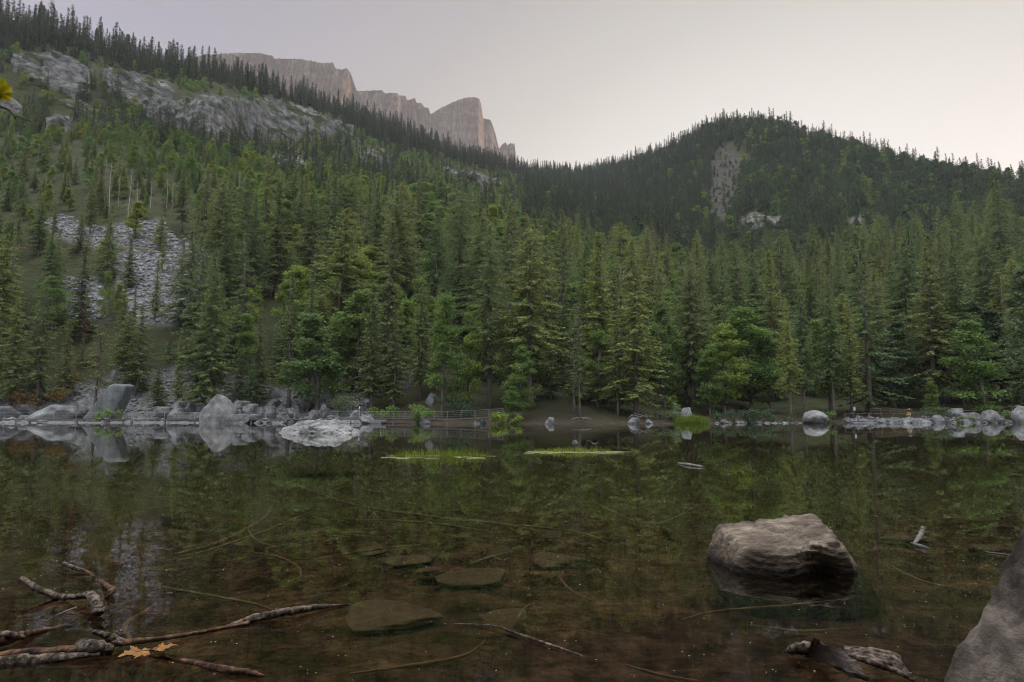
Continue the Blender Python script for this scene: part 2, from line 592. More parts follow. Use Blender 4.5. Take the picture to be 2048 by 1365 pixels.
def blur(a, n=1):
    a = a.astype(float)
    for _ in range(n):
        b = a.copy()
        b[1:-1, 1:-1] = (a[1:-1, 1:-1] * 2 + a[:-2, 1:-1] + a[2:, 1:-1] + a[1:-1, :-2] + a[1:-1, 2:]) / 6
        a = b
    return a


terr_me = mesh_np('terrain', np.stack([TX, TYd, TZ], -1).reshape(-1, 3), grid_faces(nT, nU), [terrain_material()])
soil_mask = np.clip(1.0 - (TD - Dk.T[1]) / 22.0, 0, 1) * 0.9
add_attr(terr_me, 'soil', soil_mask)
add_attr(terr_me, 'scree', blur(mk_scree | mk_shore))
add_attr(terr_me, 'scar', blur(mk_scar))
add_attr(terr_me, 'cliff', blur(mk_cliff))
add_attr(terr_me, 'pale', blur(mk_pale))
tag(link('hillside_terrain', terr_me), 'steep wooded mountainside rising from the lake', kind='structure')


# ------------------------------------------------------------------ far rock wall behind the ridge
def rock_wall():
    sil = [(200, 150), (330, 128), (380, 117), (410, 111), (440, 108), (480, 106), (520, 107), (545, 112), (549, 118), (600, 118), (640, 126), (666, 126), (671, 137), (683, 139),
           (694, 137), (701, 146), (704, 156), (705.5, 181), (720, 183), (755, 181), (764, 180.5), (770, 187), (780, 186), (795, 186), (799, 192), (811, 192), (814, 201),
           (822, 199), (830, 197), (833, 206), (842, 206), (848, 214), (857, 217), (861, 229), (880, 217), (905, 205), (930, 196), (950, 194), (959, 199), (963, 212),
           (966, 237), (981, 241), (986, 252), (991, 268), (998, 298), (1003, 291), (1011, 285), (1015, 291), (1021, 287), (1029, 288), (1032, 310), (1038, 334), (1046, 352), (1070, 380)]
    us = np.concatenate([np.linspace(330, 640, 330), np.linspace(641, 1070, 700)])
    su, sv = zip(*sil)
    vt = np.interp(us, su, sv) + 1.1 * fbm(P3(us / 5, 0 * us), 3, 51) + 0.6 * fbm(P3(us / 1.7, 0 * us), 2, 52)
    # depth of the wall: separate buttresses stepping back towards the right
    steps = [(300, 2650), (545, 2680), (549, 2740), (668, 2760), (672, 2730), (700, 2760), (706, 3010), (764, 3000), (770, 3040), (797, 3030), (803, 3110), (812, 3090), (817, 3150),
             (831, 3120), (836, 3190), (846, 3160), (851, 3210), (858, 3190), (863, 3290), (930, 3230), (957, 3240), (969, 3420), (984, 3420), (1000, 3560), (1013, 3550), (1017, 3590), (1030, 3570), (1040, 3700), (1070, 3780)]
    base = np.interp(us, *zip(*steps))
    nrow = 120
    rows = np.linspace(0, 1, nrow)[:, None] ** 1.15
    vbase = 470.0
    V = vt[None, :] + rows * (vbase - vt[None, :])
    hh = (V - vt[None, :])
    U = np.broadcast_to(us[None, :], V.shape).copy()
    # the leaning head: the wall under it falls back to the left
    head = np.clip((us - 640) / 60, 0, 1) * (us < 706)
    U -= head[None, :] * np.clip((hh - 26) / 24, 0, 1) * 17 * np.exp(-((us[None, :] - 704) / 16) ** 2)
    D = base[None, :] - hh * 0.55
    X, Y, Z = at(U, V, D)
    X, Y, Z = np.array(X), np.array(Y), np.array(Z)
    flute = fbm(P3(X / 34, Y / 200, Z / 240), 4, 53) * 52 + fbm(P3(X / 11, Y / 100, Z / 50), 3, 54) * 20
    crack = np.clip(1 - np.abs(fbm(P3(X / 26, Y / 200, Z / 170), 3, 56)) * 5, 0, 1) ** 2 * 34 + np.clip(1 - np.abs(fbm(P3(X / 9, Y / 90, Z / 70), 3, 57)) * 4, 0, 1) ** 2 * 12
    flute = flute - crack
    strata = fbm(P3(X / 200, Y / 300, Z / 18), 3, 55) * 18
    fade = np.clip(hh / 6, 0, 1)
    disp = (flute + strata) * fade * (1 - 0.8 * np.exp(-((us - 699) / 11) ** 2))[None]
    X = X + disp * np.clip(-X / Y, 0, 1)          # out of the wall, towards the valley
    Y = Y - disp
    # plateau behind the brink and a back slope, so that the wall is a body
    back = [np.stack([X[0] * 1.0, Y[0] + k, Z[0] - dz], -1) for k, dz in ((1500, 900), (700, 120), (250, 40), (60, 10))]
    verts = np.concatenate([np.stack(back, 0), np.stack([X, Y, Z], -1)], 0)
    me = mesh_np('rock_wall', verts.reshape(-1, 3), grid_faces(verts.shape[0], verts.shape[1])[:, ::-1])
    m, t, out = new_mat('far limestone')
    tc = nd(t, 'ShaderNodeTexCoord')
    mp = nd(t, 'ShaderNodeMapping')
    mp.inputs['Scale'].default_value = (1, 0.4, 0.35)
    t.links.new(tc.outputs['Object'], mp.inputs['Vector'])
    n1 = nd(t, 'ShaderNodeTexNoise', Scale=0.03, Detail=10, Roughness=0.65)
    t.links.new(mp.outputs[0], n1.inputs['Vector'])
    mp2 = nd(t, 'ShaderNodeMapping')
    mp2.inputs['Scale'].default_value = (0.15, 0.15, 2.0)
    mp2.inputs['Rotation'].default_value = (0, 0.06, 0)
    t.links.new(tc.outputs['Object'], mp2.inputs['Vector'])
    n2 = nd(t, 'ShaderNodeTexNoise', Scale=0.02, Detail=6, Roughness=0.6)
    t.links.new(mp2.outputs[0], n2.inputs['Vector'])
    c1 = ramp(t, [(0.3, (0.050, 0.040, 0.027)), (0.7, (0.140, 0.112, 0.078))], n1.outputs['Fac']).outputs['Color']
    c2 = ramp(t, [(0.38, (0.45, 0.45, 0.45)), (0.6, (1.1, 1.1, 1.1))], n2.outputs['Fac']).outputs['Color']
    col = mixc(t, 1.0, c1, c2, 'MULTIPLY')
    b = nd(t, 'ShaderNodeBsdfDiffuse')
    t.links.new(col, b.inputs['Color'])
    bp = nd(t, 'ShaderNodeBump', Strength=0.9, Distance=9.0)
    t.links.new(n1.outputs['Fac'], bp.inputs['Height'])
    t.links.new(bp.outputs[0], b.inputs['Normal'])
    t.links.new(b.outputs[0], out.inputs['Surface'])
    me.materials.append(m)
    return tag(link('distant_mountain', me), 'distant limestone wall and towers rising behind the wooded ridge', kind='structure')


rock_wall()


def sun_block_range():
    """An unseen mountain added behind the right-hand hill to keep the low sun off the valley."""
    xs = np.linspace(-200, 4600, 60)
    ys = np.linspace(1500, 3600, 36)
    X, Y = np.meshgrid(xs, ys)
    prof = np.clip((X - 150) / 900, 0, 1) ** 1.1
    ridge = np.exp(-((Y - 2500) / 620) ** 2)
    limit = 0.325 * Y * (1 + np.clip((X / Y - 0.85) * 1.2, 0, 0.8))
    Z = np.minimum(860 * (1 + 0.45 * np.clip((X - 1800) / 1500, 0, 1)) * prof * ridge * (1 + 0.1 * fbm(P3(X / 300, Y / 300), 4, 61)), limit) - 60 * (1 - ridge)
    me = mesh_np('sun_block_range', np.stack([X, Y, Z], -1).reshape(-1, 3), grid_faces(*X.shape), [terr_me.materials[0]])
    tag(link('sun_block_mountain', me), 'unseen mountain added behind the right-hand hill to block the low sun', kind='structure')


sun_block_range()  # added out of view, only to shade the valley from the sun


# ------------------------------------------------------------------ lake bed, near bank and water
def lake_bed():
    ys = np.concatenate([np.linspace(-60, 0.5, 30), np.linspace(0.6, 14, 170), np.geomspace(14.3, 118, 60)])
    rs = np.concatenate([np.linspace(-1.9, -0.95, 24)[:-1], np.linspace(-0.95, 0.95, 260), np.linspace(0.95, 1.9, 24)[1:]])
    R, Y = np.meshgrid(rs, ys)
    X = R * np.maximum(np.abs(Y) + 6, 8)
    depth = 0.16 + 0.050 * np.clip(Y - 2.2, 0, 40) + 0.1 * np.clip(Y - 12, 0, 10)
    Z = -np.clip(depth, 0, 2.6)
    bank = np.clip(1.7 - Y, 0, None)
    Z = Z + np.clip(bank * 0.35, 0, 0.8) + np.clip(-Y - 1, 0, None) * 0.12
    amp = np.clip((Y + 2) * 0.012, 0.02, 0.12)
    Z = Z + fbm(P3(X / 1.1, Y / 1.1), 4, 71) * amp + fbm(P3(X / 0.22, Y / 0.22), 3, 72) * 0.035
    me = mesh_np('lake_bed', np.stack([X, Y, Z], -1).reshape(-1, 3), grid_faces(*X.shape))
    m, t, out = new_mat('lake mud')
    tc = nd(t, 'ShaderNodeTexCoord')
    n1 = nd(t, 'ShaderNodeTexNoise', Scale=2.2, Detail=6, Roughness=0.7)
    t.links.new(tc.outputs['Object'], n1.inputs['Vector'])
    near = ramp(t, [(0.32, (0.012, 0.0070, 0.0048)), (0.5, (0.038, 0.0235, 0.0165)), (0.68, (0.090, 0.058, 0.041))], n1.outputs['Fac']).outputs['Color']
    far = ramp(t, [(0.32, (0.016, 0.017, 0.009)), (0.5, (0.052, 0.053, 0.026)), (0.68, (0.115, 0.112, 0.056))], n1.outputs['Fac']).outputs['Color']
    n4 = nd(t, 'ShaderNodeTexNoise', Scale=9.0, Detail=5, Roughness=0.7)
    t.links.new(tc.outputs['Object'], n4.inputs['Vector'])
    mot = ramp(t, [(0.38, (0.30, 0.30, 0.30)), (0.5, (0.8, 0.8, 0.8)), (0.64, (1.5, 1.45, 1.4))], n4.outputs['Fac']).outputs['Color']
    near = mixc(t, 1.0, near, mot, 'MULTIPLY')
    far = mixc(t, 1.0, far, mot, 'MULTIPLY')
    sx = nd(t, 'ShaderNodeSeparateXYZ')
    t.links.new(tc.outputs['Object'], sx.inputs[0])
    n3 = nd(t, 'ShaderNodeTexNoise', Scale=0.35, Detail=3)
    t.links.new(tc.outputs['Object'], n3.inputs['Vector'])
    ad = nd(t, 'ShaderNodeMath', operation='MULTIPLY_ADD')
    ad.inputs[1].default_value = 3.0
    t.links.new(n3.outputs['Fac'], ad.inputs[0])
    t.links.new(sx.outputs['Y'], ad.inputs[2])
    mr = nd(t, 'ShaderNodeMapRange')
    mr.inputs['From Min'].default_value = 8.0
    mr.inputs['From Max'].default_value = 20
    t.links.new(ad.outputs[0], mr.inputs['Value'])
    col = mixc(t, mr.outputs[0], near, far)
    b = nd(t, 'ShaderNodeBsdfDiffuse')
    t.links.new(col, b.inputs['Color'])
    bp = nd(t, 'ShaderNodeBump', Strength=0.8, Distance=0.06)
    t.links.new(n1.outputs['Fac'], bp.inputs['Height'])
    t.links.new(bp.outputs[0], b.inputs['Normal'])
    t.links.new(b.outputs[0], out.inputs['Surface'])
    me.materials.append(m)
    tag(link('lake_bed_ground', me), 'brown muddy lake bed under the shallow water', kind='structure')


lake_bed()


def bed_z(x, y):
    return -(0.16 + 0.050 * min(max(y - 2.2, 0), 40))


def water():
    me = bpy.data.meshes.new('water')
    me.from_pydata([(-240, -1.0, 0), (240, -1.0, 0), (240, 122, 0), (-240, 122, 0)], [], [(0, 1, 2, 3)])
    m, t, out = new_mat('lake water')
    tc = nd(t, 'ShaderNodeTexCoord')
    mp = nd(t, 'ShaderNodeMapping')
    mp.inputs['Scale'].default_value = (0.8, 2.2, 1)
    t.links.new(tc.outputs['Object'], mp.inputs['Vector'])
    n1 = nd(t, 'ShaderNodeTexNoise', Scale=1.1, Detail=3, Roughness=0.5)
    t.links.new(mp.outputs[0], n1.inputs['Vector'])
    bp = nd(t, 'ShaderNodeBump', Strength=0.05, Distance=0.01)
    t.links.new(n1.outputs['Fac'], bp.inputs['Height'])
    fr = nd(t, 'ShaderNodeFresnel', IOR=1.333)
    t.links.new(bp.outputs[0], fr.inputs['Normal'])
    tr = nd(t, 'ShaderNodeBsdfTransparent')
    tr.inputs['Color'].default_value = (0.76, 0.71, 0.58, 1)
    gl = nd(t, 'ShaderNodeBsdfGlossy')
    gl.inputs['Roughness'].default_value = 0.0
    gl.inputs['Color'].default_value = (0.97, 0.97, 0.97, 1)
    t.links.new(bp.outputs[0], gl.inputs['Normal'])
    mx = nd(t, 'ShaderNodeMixShader')
    t.links.new(fr.outputs[0], mx.inputs[0])
    t.links.new(tr.outputs[0], mx.inputs[1])
    t.links.new(gl.outputs[0], mx.inputs[2])
    t.links.new(mx.outputs[0], out.inputs['Surface'])
    me.materials.append(m)
    tag(link('lake_water', me), 'still clear lake water mirroring the forest', kind='structure')


water()

# ------------------------------------------------------------------ trees
def kites(base, d, side, length, width, droop=0.0):
    """One folded leaf-shaped quad for each row."""
    n = len(base)
    tip = base + d * length[:, None]
    tip[:, 2] -= droop * length
    mid = base + d * (length * 0.5)[:, None]
    a = mid + side * (width / 2)[:, None]
    b = mid - side * (width / 2)[:, None]
    v = np.stack([base, a, tip, b], 1).reshape(-1, 3)
    f = np.arange(n * 4).reshape(-1, 4)
    return v, f


def unit(v):
    return v / np.maximum(np.linalg.norm(v, axis=-1, keepdims=True), 1e-9)


def spruce_crown(seed, H=20.0, R=3.0, base=0.12, whorls=38, per=8, step=0.25, leaf=0.58, thin=0.0, flat_top=0.0, droop=0.38, taperpow=0.72, broken=0.0, tip=0.62):
    r = np.random.default_rng(seed)
    B, Dr, Sd, Ln, Wd = [], [], [], [], []
    hs = base * H + (H - base * H) * (np.linspace(0, 1, whorls) ** 0.92)
    for h in hs:
        s = (h - base * H) / (H - base * H)
        env = 1.12 * R * ((1 - s) ** taperpow) * min(1.0, 0.62 + s * 4.0) + 0.12
        if flat_top:
            env = max(env, flat_top * R * (1 - s) ** 0.25)
        for _ in range(per):
            if r.random() < thin + broken * max(0, s - .55) * 2:
                continue
            L = env * r.uniform(0.42, 1.25)
            az = r.uniform(0, 2 * np.pi)
            out = np.array([np.cos(az), np.sin(az), 0])
            lat = np.array([-out[1], out[0], 0])
            rise = r.uniform(0.05, 0.3) if s > 0.75 else r.uniform(-0.2, 0.1)
            k = max(2, int(L / step))
            q = np.linspace(0.12, 1.0, k)
            z0 = h + r.uniform(-0.5, 0.5) * H / whorls
            dz = L * (rise * q - droop * (1 - s * 0.8) * q * (1.25 - 0.55 * q))
            ctr = out[None] * (L * q)[:, None]
            ctr[:, 2] = z0 + dz
            for sgn in (-1, 1, 0):
                m_ = k
                dirv = unit(out[None] * r.uniform(0.5, 1.0, (m_, 1)) + lat[None] * sgn * r.uniform(0.5, 1.1, (m_, 1)) + np.array([0, 0, -1.0]) * r.uniform(0.05, 0.75 if sgn else 0.9, (m_, 1)))
                sd = unit(np.cross(dirv, r.normal(0, 0.5, (m_, 3)) + np.array([0, 0, 1.0])))
                taper = np.clip(1.15 - 0.45 * q, 0.4, 1) * (tip + (1 - tip) * (1 - s))
                B.append(ctr + r.normal(0, 0.06, (m_, 3)))
                Dr.append(dirv)
                Sd.append(sd)
                Ln.append(leaf * taper * r.uniform(0.7, 1.3, m_))
                Wd.append(leaf * 0.46 * taper * r.uniform(0.7, 1.3, m_))
    # leader
    B.append(np.array([[0, 0, H - 0.9]] * 4)); Dr.append(unit(np.array([[.08, 0, 1], [-.08, .05, 1], [0, -.1, 1], [0.02, .02, 1]])))
    Sd.append(np.array([[1.0, 0, 0], [0, 1, 0], [1, 0, 0], [0, 1, 0]])); Ln.append(np.array([.9, .8, .8, 1.0])); Wd.append(np.full(4, .16))
    return kites(np.concatenate(B), np.concatenate(Dr), np.concatenate(Sd), np.concatenate(Ln), np.concatenate(Wd))


def trunk_arrays(seed, H=20.0, r0=0.26, snags=14, snag_to=0.35, bend=0.25, top=0.97, snag_len=1.2, n=7):
    rr = random.Random(seed)
    mb = MB()
    k = 9
    ph = rr.uniform(0, 6.28)
    pts, rad = [], []
    for i in range(k):
        s = i / (k - 1)
        pts.append((bend * math.sin(s * 3 + ph) * s, bend * math.cos(s * 2.2 + ph) * s, -0.6 + (H * top + 0.6) * s))
        rad.append(r0 * (1 - s) ** 0.85 + 0.02 + (0.10 if i == 0 else 0))
    mb.tube(pts, rad, n)
    for _ in range(snags):
        h = rr.uniform(0.04, snag_to) * H
        az = rr.uniform(0, 6.28)
        L = rr.uniform(0.4, 1.0) * snag_len
        s = (h + 0.6) / (H * top + 0.6)
        c = (bend * math.sin(s * 3 + ph) * s, bend * math.cos(s * 2.2 + ph) * s, h)
        mb.tube([c, (c[0] + math.cos(az) * L * .6, c[1] + math.sin(az) * L * .6, h - L * .12), (c[0] + math.cos(az) * L, c[1] + math.sin(az) * L, h - L * .4)], [0.03, 0.022, 0.008], 3)
    return mb


def clump_leaves(r, centres, radii, flat, per, size):
    n = len(centres) * per
    c = np.repeat(centres, per, 0)
    rad = np.repeat(radii, per)
    p = unit(r.normal(0, 1, (n, 3))) * (r.random(n) ** 0.45)[:, None] * rad[:, None]
    p[:, 2] *= flat
    base = c + p
    d = unit(p * np.array([1, 1, 0.5]) + r.normal(0, 0.45, (n, 3)) * rad[:, None] * 0.6)
    sd = unit(np.cross(d, r.normal(0, 0.35, (n, 3)) + np.array([0, 0, 1.0])))
    ln = size * r.uniform(0.6, 1.35, n)
    return kites(base, d, sd, ln, ln * r.uniform(0.55, 0.8, n), 0.15)


def broadleaf(seed, H=12.0, R=3.4, base=0.14, clumps=56, per=130, size=0.30, flat=0.48, crad=1.05, limbs=13, lopside=0.25, cone=0.5):
    r = np.random.default_rng(seed)
    cs, rads = [], []
    off = r.normal(0, lopside, 2)
    for i in range(clumps):
        s = r.random() ** 0.85
        env = R * (np.sin(np.pi * np.clip(0.10 + 0.88 * s, 0, 1)) ** 0.75) * (1 - cone * s)
        a = r.uniform(0, 2 * np.pi)
        q = env * (r.random() ** 0.4) * r.uniform(0.75, 1.15)
        cs.append((np.cos(a) * q + off[0] * s * R, np.sin(a) * q + off[1] * s * R, H * (base + (0.97 - base) * s)))
        rads.append(crad * r.uniform(0.65, 1.3) * (1.05 - 0.4 * s))
    cs = np.array(cs)
    v, f = clump_leaves(r, cs, np.array(rads), flat, per, size)
    mb = MB()
    tp = [(0, 0, -0.6), (off[0] * .1, off[1] * .1, H * .25), (off[0] * R * .35, off[1] * R * .35, H * .55), (off[0] * R * .8, off[1] * R * .8, H * .88)]
    mb.tube(smooth_path(tp, 3), [0.22 * H / 12 * (1 - i / 10) + 0.02 for i in range(10)], 7)
    for i in range(limbs):
        c = cs[(i * 7) % len(cs)]
        s = np.clip((c[2] / H) - 0.2, 0.08, 0.8)
        st = Vector((off[0] * R * s * .8, off[1] * R * s * .8, H * s))
        md = st.lerp(Vector(c), .5) + Vector((0, 0, .3))
        mb.tube(smooth_path([st, md, Vector(c)], 3), [0.07, 0.065, 0.055, 0.045, 0.035, 0.025, 0.012], 4)
    return (v, f), mb


def mesh_pair(name, vf, mb, leaf_mat, wood_mat):
    """crown mesh, trunk mesh and one joined mesh for the mass of the forest"""
    cm = mesh_np(name + '_crown', vf[0], vf[1], [leaf_mat], smooth=False)
    tm = mb.mesh(name + '_trunk', wood_mat, True)
    return cm, tm


def joined(name, vf, mb, leaf_mat, wood_mat):
    v, f = vf
    quads = [q for q in mb.f if len(q) == 4]
    tv = np.array([tuple(p) for p in mb.v])
    allv = np.concatenate([v, tv]) if len(tv) else v
    allf = np.concatenate([f, np.array(quads) + len(v)]) if quads else f
    mi = np.concatenate([np.zeros(len(f)), np.ones(len(quads))])
    return mesh_np(name, allv, allf, [leaf_mat, wood_mat], mi, smooth=False)


SPRUCE, SPRUCE_J, SPRUCE_FAR = [], [], []
specs = [dict(R=2.7, base=.10), dict(R=3.1, base=.16, thin=.10, taperpow=.6), dict(R=2.3, base=.20, thin=.18, taperpow=.9), dict(R=3.5, base=.08, whorls=27, taperpow=.85), dict(R=2.5, base=.28, thin=.12),
         dict(R=2.0, base=.14, thin=.05, taperpow=.95), dict(R=3.3, base=.22, thin=.2, droop=.55, taperpow=.55), dict(R=2.9, base=.12, flat_top=.35, thin=.1), dict(R=2.8, base=.18, thin=.15, broken=.5, taperpow=.6),
         dict(R=3.2, base=.3, thin=.28, droop=.6, taperpow=.5), dict(R=2.2, base=.06, taperpow=.8, droop=.5), dict(R=3.0, base=.1, thin=.22, whorls=24, taperpow=1.0)]
for i, s_ in enumerate(specs):
    vf = spruce_crown(100 + i, **s_)
    mb = trunk_arrays(200 + i, snag_to=s_['base'] + .25)
    SPRUCE.append(mesh_pair('spruce', vf, mb, M['spruce'], M['bark']))
    SPRUCE_J.append(joined('spruce_mass', vf, mb, M['spruce'], M['bark']))
for i in range(5):
    vf = spruce_crown(140 + i, R=[3.0, 3.5, 2.7, 3.9, 2.9][i], base=.05, whorls=20, per=6, step=0.6, leaf=1.15, thin=.05, taperpow=[.80, .70, .88, .75, .82][i], tip=.55)
    mb = trunk_arrays(240 + i, snags=0, n=4)
    SPRUCE_FAR.append(joined('spruce_far', vf, mb, M['spruce_dark'], M['bark']))
# slim spruce with a bare top and few branches
vf = spruce_crown(160, R=2.0, base=.22, thin=.55, whorls=26)
SPRUCE_THIN = mesh_pair('thin_spruce', vf, trunk_arrays(260, snags=50, snag_to=.95, r0=.22), M['spruce'], M['bark'])

LEAFY, LEAFY_J, LEAFY_FAR = [], [], []
lspecs = [dict(), dict(R=2.8, H=12, clumps=48, cone=.65), dict(R=3.9, clumps=72), dict(R=2.3, clumps=34, cone=.75, base=.08), dict(R=3.3, clumps=46, per=110, lopside=.4), dict(R=3.0, base=.05, clumps=50)]
for i, s_ in enumerate(lspecs):
    vf, mb = broadleaf(300 + i, **s_)
    LEAFY.append(mesh_pair('broadleaf', vf, mb, M['leaf'], M['bark']))
    LEAFY_J.append(joined('broadleaf_mass', vf, mb, M['leaf'], M['bark']))
for i in range(4):
    vf, mb = broadleaf(340 + i, R=[3.2, 2.6, 3.8, 2.4][i], base=.05, clumps=22, per=28, size=0.85, crad=1.5, limbs=0)
    LEAFY_FAR.append(joined('broadleaf_far', vf, mb, M['leaf'], M['bark']))
LEAFY_HILL = []
for i in range(4):
    vf, mb = broadleaf(380 + i, R=[3.6, 3.0, 4.2, 3.2][i], base=.05, clumps=30, per=30, size=0.8, crad=1.5, limbs=0, cone=.35)
    LEAFY_HILL.append(joined('broadleaf_hill', vf, mb, M['leaf_dark'], M['bark']))
DARKLEAF = []
for i in range(3):
    vf, mb = broadleaf(360 + i, R=4.6, H=13, base=.10, clumps=80, per=95, size=.38, flat=.28, cone=.6)
    DARKLEAF.append(mesh_pair('dark_broadleaf', vf, mb, M['leaf_dark'], M['bark']))
vf, mb = broadleaf(370, R=5.0, H=14, base=.06, clumps=95, per=110, size=.34, flat=.30, cone=.5)
PALELEAF = mesh_pair('pale_broadleaf', vf, mb, M['leaf_pale'], M['bark'])


def dead_tree_mesh(seed, H=18.0, twigs=260, R=1.3):
    mb = trunk_arrays(seed, H, 0.15, snags=26, snag_to=.95, snag_len=R)
    r = np.random.default_rng(seed)
    h = r.uniform(.2, .95, twigs) * H
    az = r.uniform(0, 6.28, twigs)
    q = r.uniform(.1, 1, twigs) * R * (1.1 - .7 * h / H)
    base = np.stack([np.cos(az) * q, np.sin(az) * q, h - .35 * q], 1)
    d = unit(np.stack([np.cos(az) * .5, np.sin(az) * .5, np.full(twigs, -1.0)], 1) + r.normal(0, .35, (twigs, 3)))
    sd = unit(np.cross(d, r.normal(0, 1, (twigs, 3))))
    ln = r.uniform(.4, 1.1, twigs)
    v, f = kites(base, d, sd, ln, np.full(twigs, .035))
    return mb, (v, f)


# -------- where they stand
cellA = np.linalg.norm(np.cross(np.stack([np.diff(TX, axis=1)[:-1], np.diff(TD, axis=1)[:-1], 0 * TX[:-1, :-1]], -1), np.stack([np.diff(TX, axis=0)[:, :-1], np.diff(TD, axis=0)[:, :-1], 0 * TX[:-1, :-1]], -1)), axis=-1)


def scatter(n_per_area, want, seed):
    """Random points on the terrain: want(u, v, D, t) gives a density factor."""
    r = np.random.default_rng(seed)
    uc = (fine_u[:-1] + fine_u[1:]) / 2
    tcn = (fine_t[:-1] + fine_t[1:]) / 2
    UU = np.broadcast_to(uc[None], cellA.shape)
    TT = np.broadcast_to(tcn[:, None], cellA.shape)
    lam = cellA * n_per_area * want(UU, TV[:-1, :-1], TD[:-1, :-1], TT)
    cnt = r.poisson(np.clip(lam, 0, 50))
    idx = np.repeat(np.arange(cellA.size), cnt.ravel())
    ri, ci = idx // cellA.shape[1], idx % cellA.shape[1]
    a, b = r.random(len(idx)), r.random(len(idx))
    def lerp(G):
        return (G[ri, ci] * (1 - a) * (1 - b) + G[ri + 1, ci] * a * (1 - b) + G[ri, ci + 1] * (1 - a) * b + G[ri + 1, ci + 1] * a * b)
    return np.stack([lerp(TX), lerp(TYd), lerp(TZ)], 1), ri, ci


bare = mk_cliff | mk_scar | mk_pale
TREES = []      # x, y, z, height, width factor, kind, variant, rotation, hand-made label or None


def min_gap(pts, gap):
    """Keep points that stay gap(D) apart (grid hashing)."""
    keep, cells = [], {}
    for i, p in enumerate(pts):
        g = gap(p[1])
        k = (int(p[0] // g), int(p[1] // g), int(g * 10))
        ok = True
        for dx in (-1, 0, 1):
            for dy in (-1, 0, 1):
                for q in cells.get((k[0] + dx, k[1] + dy, k[2]), ()):
                    if (q[0] - p[0]) ** 2 + (q[1] - p[1]) ** 2 < g * g:
                        ok = False
        if ok:
            cells.setdefault(k, []).append(p)
            keep.append(i)
    return keep


rt = np.random.default_rng(99)
OUT_U = [-400, 0, 300, 530, 700, 925, 1000, 1150, 1300, 1500, 1600, 1700, 1850, 1930, 2048, 2400]
OUT_V = [335, 335, 330, 335, 345, 360, 398, 418, 452, 462, 455, 428, 418, 405, 365, 365]


def cap_height(x, y, z, h):
    """The lower wood ends in an uneven line; beyond it the next slope shows."""
    u, vb = project(x, y, z)
    lim = np.interp(u, OUT_U, OUT_V) + rt.exponential(42.0)
    hm = at(u, lim, y)[2] - z
    return min(h, max(hm, rt.uniform(6, 11)))



